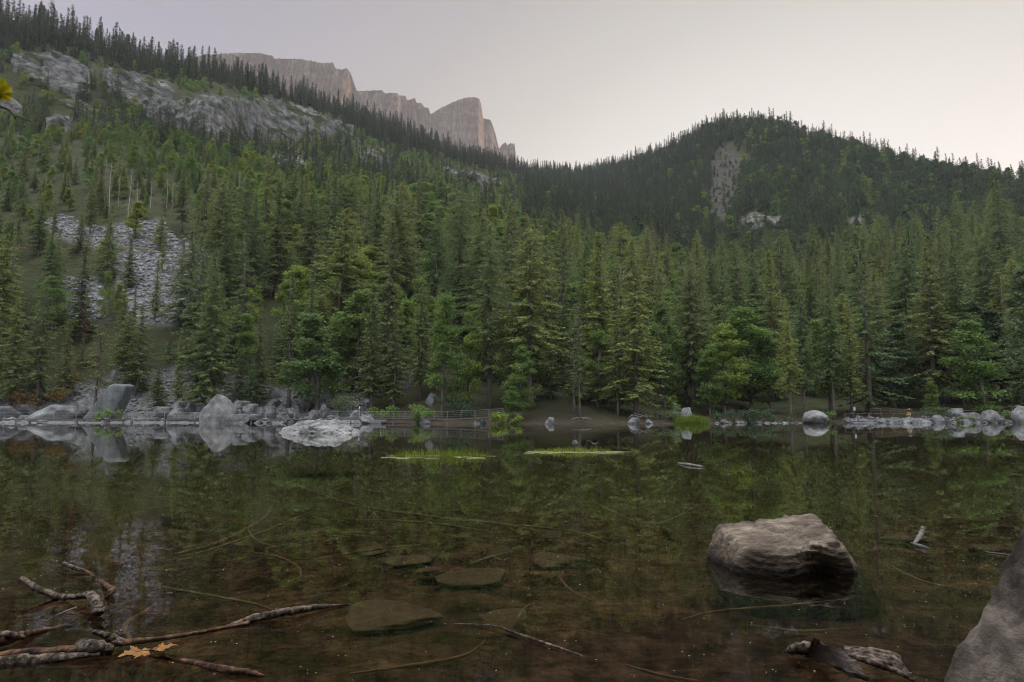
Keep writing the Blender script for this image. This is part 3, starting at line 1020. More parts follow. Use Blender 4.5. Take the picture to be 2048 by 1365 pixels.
# landmark trees, one line each: column, row of the foot, row of the top, kind, variant, width factor, label
HAND = [
    (190, 829, 575, 'thin', 0, 1.0, 'slim leaning spruce with a bare lower trunk beside the tilted slab boulder'),
    (75, 812, 560, 'spruce', 3, 1.1, 'broad dark spruce hung with yellowing sprays above the ochre bracken'),
    (20, 815, 600, 'spruce', 0, 1.2, 'dark spruce at the left edge of the shore'),
    (128, 805, 640, 'spruce', 5, 1.2, 'short dense spruce between the rounded boulder and the slab'),
    (275, 790, 610, 'spruce', 3, 1.3, 'wide bushy spruce overhanging the rock pavement right of the slab'),
    (240, 745, 560, 'spruce', 5, 1.0, 'small pointed spruce on the scree above the slab boulder'),
    (310, 640, 520, 'spruce', 5, 1.0, 'small spruce alone on the grey scree below the trail railing'),
    (265, 690, 580, 'spruce', 5, .9, 'young spruce low on the grey scree'),
    (390, 775, 470, 'spruce', 3, 1.0, 'wide dark spruce at the right edge of the scree'),
    (355, 812, 665, 'spruce', 5, .9, 'small spruce just left of the big pale boulder'),
    (425, 770, 560, 'spruce', 1, 1.0, 'mid-sized spruce above the big pale boulder'),
    (480, 810, 690, 'spruce', 3, 1.2, 'low broad spruce right of the big pale boulder'),
    (515, 810, 640, 'spruce', 0, 1.2, 'bushy spruce behind the row of angular shore rocks'),
    (577, 815, 545, 'spruce', 2, 1.1, 'tall slender spruce, first of the pair above the rock islet'),
    (618, 800, 545, 'spruce', 2, .9, 'tall pale spruce with drooping branches, second of the pair above the rock islet'),
    (665, 800, 690, 'leafy', 3, .8, 'little pale green broadleaf tree on the rubble above the rock islet'),
    (742, 822, 572, 'spruce', 5, 1.2, 'pointed young spruce behind the start of the curved boardwalk'),
    (787, 820, 622, 'spruce', 5, 1.2, 'shorter young spruce behind the curved boardwalk'),
    (840, 800, 560, 'spruce', 1, .9, 'dark spruce behind the stacked rock on the bank'),
    (885, 832, 590, 'leafy', 1, .8, 'tall yellow green broadleaf tree behind the curved boardwalk'),
    (935, 825, 650, 'leafy', 4, .8, 'spreading green broadleaf tree near the end of the boardwalk'),
    (978, 815, 455, 'spruce', 6, .8, 'very tall grey-bearded spruce with hanging bare twigs near the boardwalk end'),
    (1040, 838, 690, 'leafy', 0, 1.0, 'bright yellow green tree leaning over the boardwalk end'),
    (1060, 800, 600, 'leafy', 2, .8, 'twisted light green broadleaf tree above the boardwalk end'),
    (1030, 846, 770, 'leafy', 5, 1.1, 'rounded green bush at the water by the boardwalk end'),
    (1160, 838, 598, 'thin', 0, .95, 'thin spruce with a bare pole top on the dirt bank'),
    (1195, 815, 640, 'leafy', 4, .9, 'bright broadleaf tree behind the thin spruce on the dirt bank'),
    (1236, 833, 640, 'spruce', 4, .8, 'slim spruce with a straight pale trunk on the dirt bank'),
    (1273, 834, 480, 'spruce', 7, 1.15, 'large wide-branched spruce rising from the dirt bank'),
    (1330, 815, 600, 'leafy', 2, .7, 'yellow green broadleaf tree beside the large wide-branched spruce'),
    (1386, 815, 520, 'spruce', 6, 1.0, 'tall drooping spruce above the yellow reed clump'),
    (1420, 832, 690, 'leafy', 0, .9, 'bushy green tree above the yellow reed clump'),
    (1345, 838, 790, 'leafy', 5, 1.2, 'low bush left of the yellow reed clump'),
    (1480, 800, 490, 'spruce', 1, 1.1, 'tall olive spruce right of the yellow reed clump'),
    (1540, 825, 660, 'leafy', 4, .8, 'dark green broadleaf tree left of the round pale boulder'),
    (1582, 842, 600, 'spruce', 4, .8, 'spruce with a bare grey trunk left of the round pale boulder'),
    (1610, 838, 585, 'spruce', 4, .9, 'spruce standing directly behind the round pale boulder'),
    (1668, 840, 560, 'spruce', 4, .9, 'leaning spruce with a long bare trunk right of the round pale boulder'),
    (1705, 836, 600, 'spruce', 2, 1.0, 'spruce carrying a white notice at the start of the wooden fence'),
    (1790, 815, 640, 'dark', 0, 1.0, 'big dark green layered beech behind the wooden fence'),
    (1750, 810, 690, 'dark', 1, .8, 'dark green beech overhanging the left end of the wooden fence'),
    (1878, 805, 470, 'spruce', 4, 1.1, 'tall leaning spruce with a bare mid trunk above the fence'),
    (1930, 800, 600, 'dark', 2, 1.0, 'wide dark beech above the right-hand fence run'),
    (1985, 800, 620, 'dark', 1, 1.0, 'dark beech beside the right edge'),
    (1865, 835, 760, 'leafy', 5, .8, 'small leafy bush in the gap between the two fence runs'),
    (1705, 640, 418, 'spruce', 7, 1.1, 'flat-topped spruce rising above the forest over the wooden fence'),
    (1930, 660, 395, 'spruce', 3, 1.0, 'big pyramid spruce above the beeches at the right'),
    (2015, 690, 345, 'spruce', 0, 1.0, 'tallest dark spruce at the right edge'),
    (530, 500, 292, 'spruce', 0, .75, 'dark narrow spruce standing clear against the pale scree'),
    (800, 520, 345, 'spruce', 0, .75, 'dark narrow spruce above the forest over the curved boardwalk'),
    (925, 520, 345, 'spruce', 3, .9, 'dark broad spruce whose top stands above the central forest'),
    (215, 560, 410, 'spruce', 3, 1.1, 'large layered conifer on the scree by the trail bridge'),
    (110, 600, 460, 'spruce', 3, 1.1, 'dense conifer beside the trail bridge on the left slope'),
    (290, 440, 385, 'leafy', 3, .9, 'pale green tree on top of the upper scree'),
    (325, 548, 485, 'leafy', 3, .7, 'pale birch-like tree in front of the trail railing'),
    (205, 640, 530, 'leafy', 4, .5, 'thin-trunked light green tree below the trail bridge'),
]


def depth_at(u, v):
    """Depth of the terrain seen at photo pixel (u, v) (first crossing)."""
    j = int(np.clip(np.searchsorted(fine_u, u), 0, nU - 1))
    vv = TV[:, j]
    k = np.where((vv[:-1] >= v) & (vv[1:] < v) & (fine_t[:-1] >= 0.9))[0]
    if len(k) == 0:
        return float(TD[np.searchsorted(fine_t, 1.0), j])
    k = k[0]
    w = (vv[k] - v) / (vv[k] - vv[k + 1])
    return float(TD[k, j] * (1 - w) + TD[k + 1, j] * w)


hand_pts = []
for (u, vb, vtop, kind, var, wf, lab) in HAND:
    D = max(depth_at(u, vb), 90)
    x, y, z = ground_at(u, D)
    uu, _ = project(x, y, z)
    x += (u - uu) / F * y
    top = at(u, vtop, y)[2]
    h = top - z
    TREES.append(dict(p=(x, y, z), h=h, w=wf, kind=kind, var=var, rot=rt.uniform(0, 6.28), lean=0.0, label=lab))
    hand_pts.append((x, y))
# the pale tree at the right edge stands nearer, on the side shore
TREES.append(dict(p=(66.0, 82.0, 0.6), h=19.5, w=0.95, kind='pale', var=0, rot=1.0, lean=0, label='pale silvery broadleaf tree cut off by the right edge'))
hand_pts = np.array(hand_pts)

dsh = Dk.T[1]


def near_density(U, V, D, T):
    d = np.where((D < 330) & (T > 2.0) & (U > -330) & (U < 2400), 1.0, 0.0)
    d = d * np.where(bare[:-1, :-1], 0.03, 1.0) * np.where(mk_scree[:-1, :-1], 0.16, 1.0) * (1 + 1.3 * np.clip((700 - U) / 300, 0, 1))
    return d


pts, ri, ci = scatter(1 / 20.0, near_density, 5)
order = rt.permutation(len(pts))
pts, ri, ci = pts[order], ri[order], ci[order]
keep = min_gap(pts, lambda D: 6.2 if D < 200 else 5.0)
for i in keep:
    x, y, z = pts[i]
    u, v = TU[ri[i], ci[i]], TV[ri[i], ci[i]]
    if len(hand_pts) and np.min((hand_pts[:, 0] - x) ** 2 + (hand_pts[:, 1] - y) ** 2) < 3.0 ** 2:
        continue
    dshore = y - dsh[ci[i]]
    if dshore < 7:
        continue
    scree = mk_scree[ri[i], ci[i]]
    # the left slope carries smaller trees, the centre and right tall ones
    left = float(np.clip((620 - u) / 400, 0, 1))
    p_leaf = 0.30 + 0.34 * math.exp(-dshore / 14) * (1 - left) + 0.6 * float(fbm(P3([x / 26], [y / 26]), 2, 77)[0])
    p_leaf *= np.clip(1.3 - max(0, u - 1500) / 900, .5, 1.3) * (1 - .55 * left)
    if y > 225 and u < 900:
        p_leaf += 0.30
    if dshore < 14 and rt.random() < 0.35 * left:
        continue
    if rt.random() < p_leaf:
        h = cap_height(x, y, z, rt.uniform(9, 20) * (1 - .35 * left))
        TREES.append(dict(p=(x, y, z), h=h, w=rt.uniform(.95, 1.45), kind='leafy', var=int(rt.integers(0, 6)), rot=rt.uniform(0, 6.28), lean=rt.normal(0, .03), label=None))
    else:
        h = rt.uniform(25, 37) if rt.random() < .68 else rt.uniform(9, 22)
        h *= (1 - .36 * left)
        if scree:
            h *= .5
        h = cap_height(x, y, z, h)
        TREES.append(dict(p=(x, y, z), h=h, w=rt.uniform(1.0, 1.65), kind='thin' if (rt.random() < .06 and dshore < 90) else 'spruce', var=int(rt.integers(0, 12)), rot=rt.uniform(0, 6.28), lean=rt.normal(0, .02), label=None))

# bleached dead trees: columns and rows read off the photo
DEAD = [(207, 425, 318), (218, 428, 322), (236, 418, 350), (256, 440, 330), (272, 437, 358), (300, 420, 365), (333, 420, 355), (343, 425, 360), (397, 430, 365), (480, 420, 340), (508, 420, 380), (35, 300, 262), (75, 330, 285),
        (145, 350, 320), (1295, 590, 520), (862, 480, 430), (1160, 470, 420), (1885, 560, 470), (645, 470, 400)]
for k, (u, vb, vtop) in enumerate(DEAD):
    D = depth_at(u, vb)
    x, y, z = ground_at(u, D)
    uu, _ = project(x, y, z)
    x += (u - uu) / F * y
    TREES.append(dict(p=(x, y, z), h=at(u, vtop, y)[2] - z, w=1, kind='snag', var=k % 3, rot=rt.uniform(0, 6.28), lean=rt.normal(0, .03), label=None))
for u, vb, vtop in [(1308, 560, 440), (168, 690, 590)]:
    D = depth_at(u, vb)
    x, y, z = ground_at(u, D)
    TREES.append(dict(p=(x, y, z), h=at(u, vtop, y)[2] - z, w=.8, kind='rust', var=0, rot=0, lean=0, label='spruce dead and rust brown among the green forest' if u > 600 else 'dead brown spruce beside the scree below the trail bridge'))

# -------- how much of each tree shows: a coarse front-to-back paint
GW, GH = 512, 342
seen = np.zeros((GH, GW), bool)
for tr in sorted(TREES, key=lambda q: q['p'][1]):
    x, y, z = tr['p']
    u, vb = project(x, y, z)
    _, vt_ = project(x, y, z + tr['h'])
    half = (0.13 if tr['kind'] in ('spruce', 'rust') else 0.05 if tr['kind'] in ('thin', 'snag') else 0.27) * tr['h'] * tr['w'] * F / y
    r0, r1 = int(max(vt_ / 4, 0)), int(min(vb / 4, GH - 1))
    vis = 0
    for rr_ in range(r0, r1):
        s = (rr_ - vt_ / 4) / max(1, (vb - vt_) / 4)
        hw = half * (s if tr['kind'] in ('spruce', 'rust') else math.sin(math.pi * min(.95, s * .85 + .1)))
        c0, c1 = int(max(0, (u - hw) / 4)), int(min(GW, (u + hw) / 4 + 1))
        if c1 > c0:
            vis += int((~seen[rr_, c0:c1]).sum())
            seen[rr_, c0:c1] = True
    tr['vis'] = vis
    tr['u'], tr['vb'], tr['vt'] = u, vb, vt_

by_kind = {}
for tr in TREES:
    by_kind.setdefault(tr['kind'], []).append(tr)
LIMIT = {'spruce': 265, 'leafy': 200, 'thin': 25}
single, mass = [], []
for k, lst in by_kind.items():
    lst.sort(key=lambda q: (-(q['label'] is not None), -q['vis']))
    n = LIMIT.get(k, 999)
    for i, tr in enumerate(lst):
        (single if (i < n and (tr['vis'] >= 5 or tr['label'] or k == 'snag')) else mass).append(tr)

ORD = ['leftmost', 'second', 'third', 'fourth', 'fifth', 'sixth', 'seventh', 'eighth', 'ninth', 'tenth', 'eleventh', 'twelfth', 'thirteenth', 'fourteenth', 'fifteenth', 'sixteenth', 'seventeenth', 'eighteenth', 'nineteenth', 'twentieth',
       'twenty-first', 'twenty-second', 'twenty-third', 'twenty-fourth', 'twenty-fifth']
MARKS = [(130, 'the ochre bracken'), (320, 'the tilted slab'), (520, 'the big pale boulder'), (740, 'the rock islet'), (1010, 'the curved boardwalk'), (1220, 'the dirt bank'), (1460, 'the yellow reeds'), (1700, 'the round boulder'),
         (1880, 'the wooden fence'), (9999, "the fence's far end")]
ROWS = [(128, 'in the front row above'), (150, 'in the second row above'), (178, 'in the lower forest above'), (215, 'in the middle forest above'), (260, 'in the upper forest above'), (9999, 'high on the slope above')]
KINDW = {'thin': 'thin half-bare spruce', 'spruce': 'spruce', 'leafy': 'green broadleaf tree', 'snag': 'bleached dead trunk'}
cells = {}
for tr in single:
    if tr['label'] is None:
        mk = next(n for lim, n in MARKS if tr['u'] < lim)
        rw = next(n for lim, n in ROWS if tr['p'][1] < lim)
        cells.setdefault((tr['kind'], rw, mk), []).append(tr)
for (k, rw, mk), lst in cells.items():
    lst.sort(key=lambda q: q['u'])
    for i, tr in enumerate(lst):
        o_ = ORD[min(i, len(ORD) - 1)]
        if len(lst) == 1:
            tr['label'] = f'only {KINDW[k]} {rw} {mk}'
        elif i == 0:
            tr['label'] = f'leftmost {KINDW[k]} {rw} {mk}'
        elif i == len(lst) - 1:
            tr['label'] = f'rightmost {KINDW[k]} {rw} {mk}'
        else:
            tr['label'] = f'{o_} {KINDW[k]} from left {rw} {mk}'

SNAGS = []
for k in range(3):
    mb, vf = dead_tree_mesh(500 + k)
    SNAGS.append((mesh_np('twigs', vf[0], vf[1], [M['dead_wood']], smooth=False), mb.mesh('snag_trunk', M['dead_wood'], True)))
RUST = (mesh_np('rust_crown', *spruce_crown(170, R=2.4, base=.1, thin=.3), [M['rust']], smooth=False), SPRUCE[0][1])
REFH = {'spruce': 20.0, 'thin': 20.0, 'leafy': 12.0, 'dark': 13.0, 'pale': 14.0, 'snag': 18.0, 'rust': 20.0}
MESH = {'spruce': SPRUCE, 'thin': [SPRUCE_THIN], 'leafy': LEAFY, 'dark': DARKLEAF, 'pale': [PALELEAF], 'snag': SNAGS, 'rust': [RUST]}
NAME = {'spruce': ('spruce_tree', 'spruce', 'spruces of the lakeside forest'), 'thin': ('spruce_tree', 'spruce', 'spruces of the lakeside forest'), 'rust': ('spruce_tree', 'spruce', 'spruces of the lakeside forest'),
        'leafy': ('broadleaf_tree', 'tree', 'broadleaf trees among the spruces'), 'dark': ('broadleaf_tree', 'tree', 'broadleaf trees among the spruces'), 'pale': ('broadleaf_tree', 'tree', 'broadleaf trees among the spruces'),
        'snag': ('dead_tree', 'dead tree', 'bleached dead trees on the slopes')}
for tr in single:
    k = tr['kind']
    cm, tm = MESH[k][tr['var'] % len(MESH[k])]
    s = tr['h'] / REFH[k]
    wf = tr['w'] if s > .55 else tr['w'] * 1.15
    nm, cat, grp = NAME[k]
    lab = tr['label']
    if 'bush' in lab:
        nm, cat = 'leafy_bush', 'bush'
    root = empty(nm, tr['p'], (tr['lean'], tr['lean'] * .7, tr['rot']), (s * wf, s * wf, s))
    tag(root, lab, cat, grp)
    link('crown' if k != 'snag' else 'bare_twigs', cm, root)
    link('trunk', tm, root)


def instancer(name, label, rows, kinds, points):
    """One mass of trees: points that carry a copy of one of the kinds."""
    src = bpy.data.collections.new(name + '_kinds')
    for i, me in enumerate(kinds):
        o = bpy.data.objects.new(f'{name}_{i:02d}', me)
        src.objects.link(o)
    P = np.array([r[0] for r in rows], np.float32)
    me = bpy.data.meshes.new(name)
    me.vertices.add(len(P))
    me.vertices.foreach_set('co', P.ravel())
    for an, ty, col_, key in (('pick', 'INT', 1, 'value'), ('turn', 'FLOAT_VECTOR', 2, 'vector'), ('size', 'FLOAT_VECTOR', 3, 'vector')):
        a = me.attributes.new(an, ty, 'POINT')
        a.data.foreach_set(key, np.array([r[col_] for r in rows], np.int32 if ty == 'INT' else np.float32).ravel())
    for m_ in kinds[0].materials:
        me.materials.append(m_)
    g = bpy.data.node_groups.new(name, 'GeometryNodeTree')
    g.interface.new_socket('Geometry', in_out='INPUT', socket_type='NodeSocketGeometry')
    g.interface.new_socket('Geometry', in_out='OUTPUT', socket_type='NodeSocketGeometry')
    gi, go = g.nodes.new('NodeGroupInput'), g.nodes.new('NodeGroupOutput')
    m2p = g.nodes.new('GeometryNodeMeshToPoints')
    ci_ = g.nodes.new('GeometryNodeCollectionInfo')
    ci_.inputs['Collection'].default_value = src
    ci_.inputs['Separate Children'].default_value = True
    ci_.inputs['Reset Children'].default_value = True
    iop = g.nodes.new('GeometryNodeInstanceOnPoints')
    iop.inputs['Pick Instance'].default_value = True
    def na(n_, ty):
        x_ = g.nodes.new('GeometryNodeInputNamedAttribute')
        x_.data_type = ty
        x_.inputs['Name'].default_value = n_
        return x_.outputs['Attribute']
    g.links.new(gi.outputs[0], m2p.inputs['Mesh'])
    g.links.new(m2p.outputs[0], iop.inputs['Points'])
    g.links.new(ci_.outputs[0], iop.inputs['Instance'])
    g.links.new(na('pick', 'INT'), iop.inputs['Instance Index'])
    g.links.new(na('turn', 'FLOAT_VECTOR'), iop.inputs['Rotation'])
    g.links.new(na('size', 'FLOAT_VECTOR'), iop.inputs['Scale'])
    g.links.new(iop.outputs[0], go.inputs[0])
    o = link(name, me)
    md = o.modifiers.new('instances', 'NODES')
    md.node_group = g
    tag(o, label, kind='stuff')
    return o


spruce_rows, leafy_rows = [], []
for tr in mass:
    s = tr['h'] / REFH[tr['kind']]
    row = (tr['p'], tr['var'], (tr['lean'], 0, tr['rot']), (s * tr['w'], s * tr['w'], s))
    (spruce_rows if tr['kind'] in ('spruce', 'thin') else leafy_rows).append(row)


CLUMP = fbm(P3(TX[:-1, :-1] / 35, TD[:-1, :-1] / 35), 3, 79)


def far_density(U, V, D, T):
    d = np.where((D >= 300) & (T < NK - 2.35) & (U > -260) & (U < 2320), 1.0, 0.0)
    d = d * np.where(mk_scar[:-1, :-1], 0.5, np.where(bare[:-1, :-1], 0.34, 1.0)) * np.where(U > 1280, 1.6, 1.0)
    crest = np.clip(1 - np.abs(T - (NK - 3)) / 0.9, 0, 1)
    scrub = np.clip((1000 - U) / 250, 0, 1) * (T < NK - 4.1)
    return d * (0.85 + 0.35 * crest) * (1 + 0.7 * scrub) * np.clip(1.0 + 0.9 * CLUMP, 0.25, 2.2)


fp, ri, ci = scatter(1 / 40.0, far_density, 21)
for i in range(len(fp)):
    x, y, z = fp[i]
    u, v, t_ = TU[ri[i], ci[i]], TV[ri[i], ci[i]], fine_t[ri[i]]
    crest = t_ > NK - 3.75
    left = u < 1050
    p_leaf = (0.04 if crest else 0.58) if left else (0.10 if u < 1330 else 0.22 if u < 1480 else 0.45)
    if y < 330:
        p_leaf = .3
    n_ = float(fbm(P3([x / 60], [y / 60]), 2, 78)[0])
    on_rock = bare[ri[i], ci[i]]
    if on_rock:
        p_leaf = .8
    if rt.random() < p_leaf + .35 * n_ * (not crest):
        h = rt.uniform(3, 9) if left else rt.uniform(8, 15)
        if on_rock:
            h = rt.uniform(1.5, 4.5)
        s = h / 12
        leafy_rows.append(((x, y, z - .3), (6 if left or rt.random() < .2 else 10) + int(rt.integers(0, 4)), (0, 0, rt.uniform(0, 6.28)), (s * 1.2, s * 1.2, s)))
    else:
        h = rt.uniform(11, 21) * (0.85 if left and not crest else 1.3 if left else 1.1) * rt.uniform(.75, 1.2)
        if rt.random() < .3 or on_rock:
            h *= .6
        s = h / 20
        spruce_rows.append(((x, y, z - .5), 12 + int(rt.integers(0, 5)), (0, 0, rt.uniform(0, 6.28)), (s * rt.uniform(.8, 1.1),) * 2 + (s,)))
# the wood on the near bank behind the photographer
for k in range(80):
    x, y = rt.uniform(-34, 34), rt.uniform(-26, -3.2)
    s = rt.uniform(.7, 1.1)
    spruce_rows.append(((x, y, np.clip(-y - 1, 0, None) * .12 + .5), int(rt.integers(0, 12)), (0, 0, rt.uniform(0, 6.28)), (s * 1.2, s * 1.2, s)))
instancer('spruce_forest', 'mass of spruces covering the upper slopes and ridges', spruce_rows, SPRUCE_J + SPRUCE_FAR, None)
instancer('broadleaf_forest', 'mass of green broadleaf trees and scrub on the slopes', leafy_rows, LEAFY_J + LEAFY_FAR + LEAFY_HILL, None)
print('TREES', len(single), len(spruce_rows), len(leafy_rows))

# ------------------------------------------------------------------ rocks
def ico_dirs(sub):
    bm = bmesh.new()
    bmesh.ops.create_icosphere(bm, subdivisions=sub, radius=1.0)
    v = np.array([tuple(p.co) for p in bm.verts])
    f = np.array([[q.index for q in p.verts] for p in bm.faces])
    bm.free()
    return unit(v), f


ICO = {k: ico_dirs(k) for k in (1, 2, 3, 4, 5, 6)}


def rock_arrays(seed, planes=None, sub=4, sharp=12, rough=0.05, strata=0.0, strata_dir=(0.2, 0.1, 1.0), dims=(1, 1, 1), freq=2.2, fine=0.0):
    """A body cut by planes (normal, offset); random planes when none are given. Edges soften with a low 'sharp'."""
    r = np.random.default_rng(seed)
    d, f = ICO[sub]
    if planes is None:
        n = unit(r.normal(0, 1, (13, 3)) * np.array([1, 1, 0.9]))
        off = r.uniform(0.68, 1.0, 13)
        n = np.concatenate([n, np.eye(3), -np.eye(3)])
        off = np.concatenate([off, np.full(6, 1.0)])
    else:
        n = unit(np.array([p[0] for p in planes], float))
        off = np.array([p[1] for p in planes], float)
    q = np.maximum(d @ n.T, 0) / off[None]
    rad = (np.sum(q ** sharp, 1)) ** (-1.0 / sharp)
    v = d * rad[:, None] * np.array(dims)
    L = float(np.mean(np.abs(dims))) if planes is None else float(np.mean(off))
    v = v + d * (fbm(v * freq / L + seed * 1.7, 4, seed) * rough * L * 2)[:, None]
    if strata:
        sdv = unit(np.array([strata_dir], float))[0]
        h = (v @ sdv) / L * 9 + fbm(v * 1.3 / L, 2, seed + 5) * 1.5
        v = v + d * ((np.abs((h % 1.0) - 0.5) - 0.25) * strata * L * 2)[:, None]
    if fine:
        v = v + d * (fbm(v * 16 / L, 3, seed + 9) * fine * L)[:, None]
    return v, f


def rock_mat(name, stops, scale, bump=0.5, bump_dist=0.05, stretch=(1, 1, 1), rot=(0, 0, 0), vary=0.18, rough=0.85, wet=None):
    def extra(t, tc, col):
        # dark cracks
        v = nd(t, 'ShaderNodeTexNoise', Scale=scale * 2.3, Detail=5, Roughness=0.6)
        t.links.new(tc.outputs['Object'], v.inputs['Vector'])
        c = ramp(t, [(0.46, (1, 1, 1)), (0.5, (0.45, 0.43, 0.40)), (0.54, (1, 1, 1))], v.outputs['Fac'])
        col = mixc(t, 0.55, col, mixc(t, 1.0, col, c.outputs['Color'], 'MULTIPLY'))
        if wet is not None:                                   # dark wet, algae-stained foot; it also paints in the dark reflection at the waterline
            geo = nd(t, 'ShaderNodeNewGeometry')
            sx = nd(t, 'ShaderNodeSeparateXYZ')
            t.links.new(geo.outputs['Position'], sx.inputs[0])
            ad = nd(t, 'ShaderNodeMath', operation='MULTIPLY_ADD')
            ad.inputs[1].default_value = -wet * 1.2
            t.links.new(v.outputs['Fac'], ad.inputs[0])
            t.links.new(sx.outputs['Z'], ad.inputs[2])
            mr = nd(t, 'ShaderNodeMapRange')
            mr.inputs['From Min'].default_value = -wet * .3
            mr.inputs['From Max'].default_value = wet * .7
            t.links.new(ad.outputs[0], mr.inputs['Value'])
            col = mixc(t, mr.outputs[0], (0.020, 0.015, 0.010), col)
        return col
    return surf_mat(name, stops, scale, 6, rough, bump, None, stretch, 'Object', vary, bump_dist, rot, extra)


M['rock'] = rock_mat('grey shore rock', [(0.3, (0.055, 0.056, 0.055)), (0.5, (0.135, 0.138, 0.138)), (0.7, (0.24, 0.243, 0.243))], 1.2, 0.8, 0.12)
M['rock_slab'] = rock_mat('grey schist slab', [(0.3, (0.055, 0.062, 0.062)), (0.5, (0.115, 0.125, 0.122)), (0.7, (0.19, 0.20, 0.195))], 0.9, 0.7, 0.12, (2.2, 1, 0.35), (0, 0.5, 0), 0.0)
M['rock_islet'] = rock_mat('pale bleached rock', [(0.3, (0.075, 0.075, 0.072)), (0.5, (0.20, 0.20, 0.195)), (0.7, (0.34, 0.338, 0.325))], 1.3, 0.8, 0.10)
M['rock_near'] = rock_mat('brown lichened boulder', [(0.30, (0.036, 0.027, 0.019)), (0.5, (0.140, 0.108, 0.078)), (0.68, (0.310, 0.248, 0.185))], 6.0, 1.0, 0.03, (0.7, 1.4, 2.0), (0.1, 0.25, 0.2), 0.0, wet=.07)
M['rock_right'] = rock_mat('weathered grey brown boulder', [(0.34, (0.014, 0.010, 0.008)), (0.5, (0.080, 0.063, 0.049)), (0.66, (0.22, 0.182, 0.145))], 3.4, 1.0, 0.04, (2.6, 1.2, 0.6), (0.2, 0.75, 0), 0.0, wet=.10)
M['rock_bed'] = rock_mat('silted stone', [(0.35, (0.036, 0.023, 0.015)), (0.65, (0.080, 0.053, 0.036))], 4.0, 0.3, 0.03, vary=0.15)

POOL = [mesh_np('boulder', *rock_arrays(600 + i, sub=4, sharp=[34, 22, 40, 28][i % 4], rough=[.07, .10, .06, .09][i % 4], strata=[.02, .03, .04, .02][i % 4], fine=.05), [M['rock']]) for i in range(9)]


def set_rock(name, u0, u1, v0, v1, D, label, category='boulder', group='rocks along the shore', var=0, mesh=None, depth=0.8, yaw=None, sink=0.25, tilt=0.0):
    """A rock that fills the photo box (u0..u1, v0..v1) at depth D."""
    xc, y, zb = at((u0 + u1) / 2, v1, D)
    w = (u1 - u0) / F * D
    h = (v1 - v0) / F * D
    me = mesh or POOL[var % len(POOL)]
    H2 = h * (1 + sink)
    o = link(name, me, None, (xc, y, zb + h - H2 * 0.5), (tilt, 0, yaw if yaw is not None else random.uniform(0, 6.28)), (w * 0.56, w * 0.56 * depth, H2 * 0.56))
    if yaw is None:
        o.scale = (w * 0.54, w * 0.54, H2 * 0.56)
    return tag(o, label, category, group)


# named rocks of the far shore, each read off the photo
slab_planes = [((-0.80, -0.1, 0.55), 0.50), ((0.86, -0.15, -0.30), 0.50), ((0.05, -1, 0.05), 0.42), ((0, 1, 0.1), 0.5), ((0.10, -0.1, 1), 0.92), ((0.1, 0, -1), 1.0), ((-0.6, -0.1, 0.9), 0.86), ((0.4, -0.9, -0.1), 0.46), ((-.5, -.8, .2), .50)]
slab = mesh_np('slab', *rock_arrays(641, slab_planes, 5, 26, 0.03, 0.03, (1.0, 0.1, -0.45), (1, 1, 1), 3.0, 0.02), [M['rock_slab']])
x_, y_, z_ = at(222, 826, 118)
tag(link('slab_boulder', slab, None, (x_, y_, z_ + 2.1), (0, 0, 0), (3.7, 2.6, 3.1)), 'big tilted grey slab boulder with sharp top corner behind the boardwalk', 'boulder', 'rocks along the shore')
big_planes = [((-0.75, -0.2, 0.62), 0.72), ((0.82, -0.2, 0.55), 0.74), ((-0.1, -1, 0.25), 0.6), ((0.6, -0.8, 0.2), 0.66), ((0, 1, 0.2), 0.7), ((0.1, 0.1, 1), 0.98), ((0, 0, -1), 0.9), ((-0.98, 0, -0.1), 0.9), ((0.98, 0, -0.1), 0.95)]
big = mesh_np('big_boulder', *rock_arrays(642, big_planes, 5, 18, 0.05, 0.025, (0.6, 0.1, 0.8), (1, 1, 1), 2.4, 0.02), [M['rock_islet']])
x_, y_, z_ = at(434, 840, 109)
tag(link('pale_boulder', big, None, (x_, y_, z_ + 1.25), (0, 0, 0), (2.6, 2.2, 2.75)), 'biggest pale peaked boulder on the far shore', 'boulder', 'rocks along the shore')
isl_planes = [((-0.42, -0.35, 0.85), 0.62), ((0.30, -0.45, 0.85), 0.66), ((0, 0.6, 0.7), 0.66), ((-0.05, -0.1, 1), 0.60), ((-1, -0.1, 0.2), 1.3), ((1, -0.1, 0.2), 1.55), ((0, -1, 0.3), 0.8), ((0, 1, 0.2), 0.8), ((0, 0, -1), 0.5), ((0.55, -0.2, 0.6), 0.78)]
isl = mesh_np('islet', *rock_arrays(643, isl_planes, 6, 26, 0.085, 0.0, (0.5, 0.1, 1), (1, 1, 1), 5.0, 0.05), [M['rock_islet']])
x_, y_, z_ = on_level(628, 867, 0)
tag(link('rock_islet', isl, None, (x_, y_ + 0.9, -0.16), (0, 0, 0), (1.90, 1.6, 1.5)), 'large pale rock islet standing alone in the lake', 'rock')
rnd_ = mesh_np('round_boulder', *rock_arrays(644, None, 5, 6, 0.06, 0.0, (0, 0, 1), (1, 1, 1), 2.0, 0.03), [M['rock_islet']])

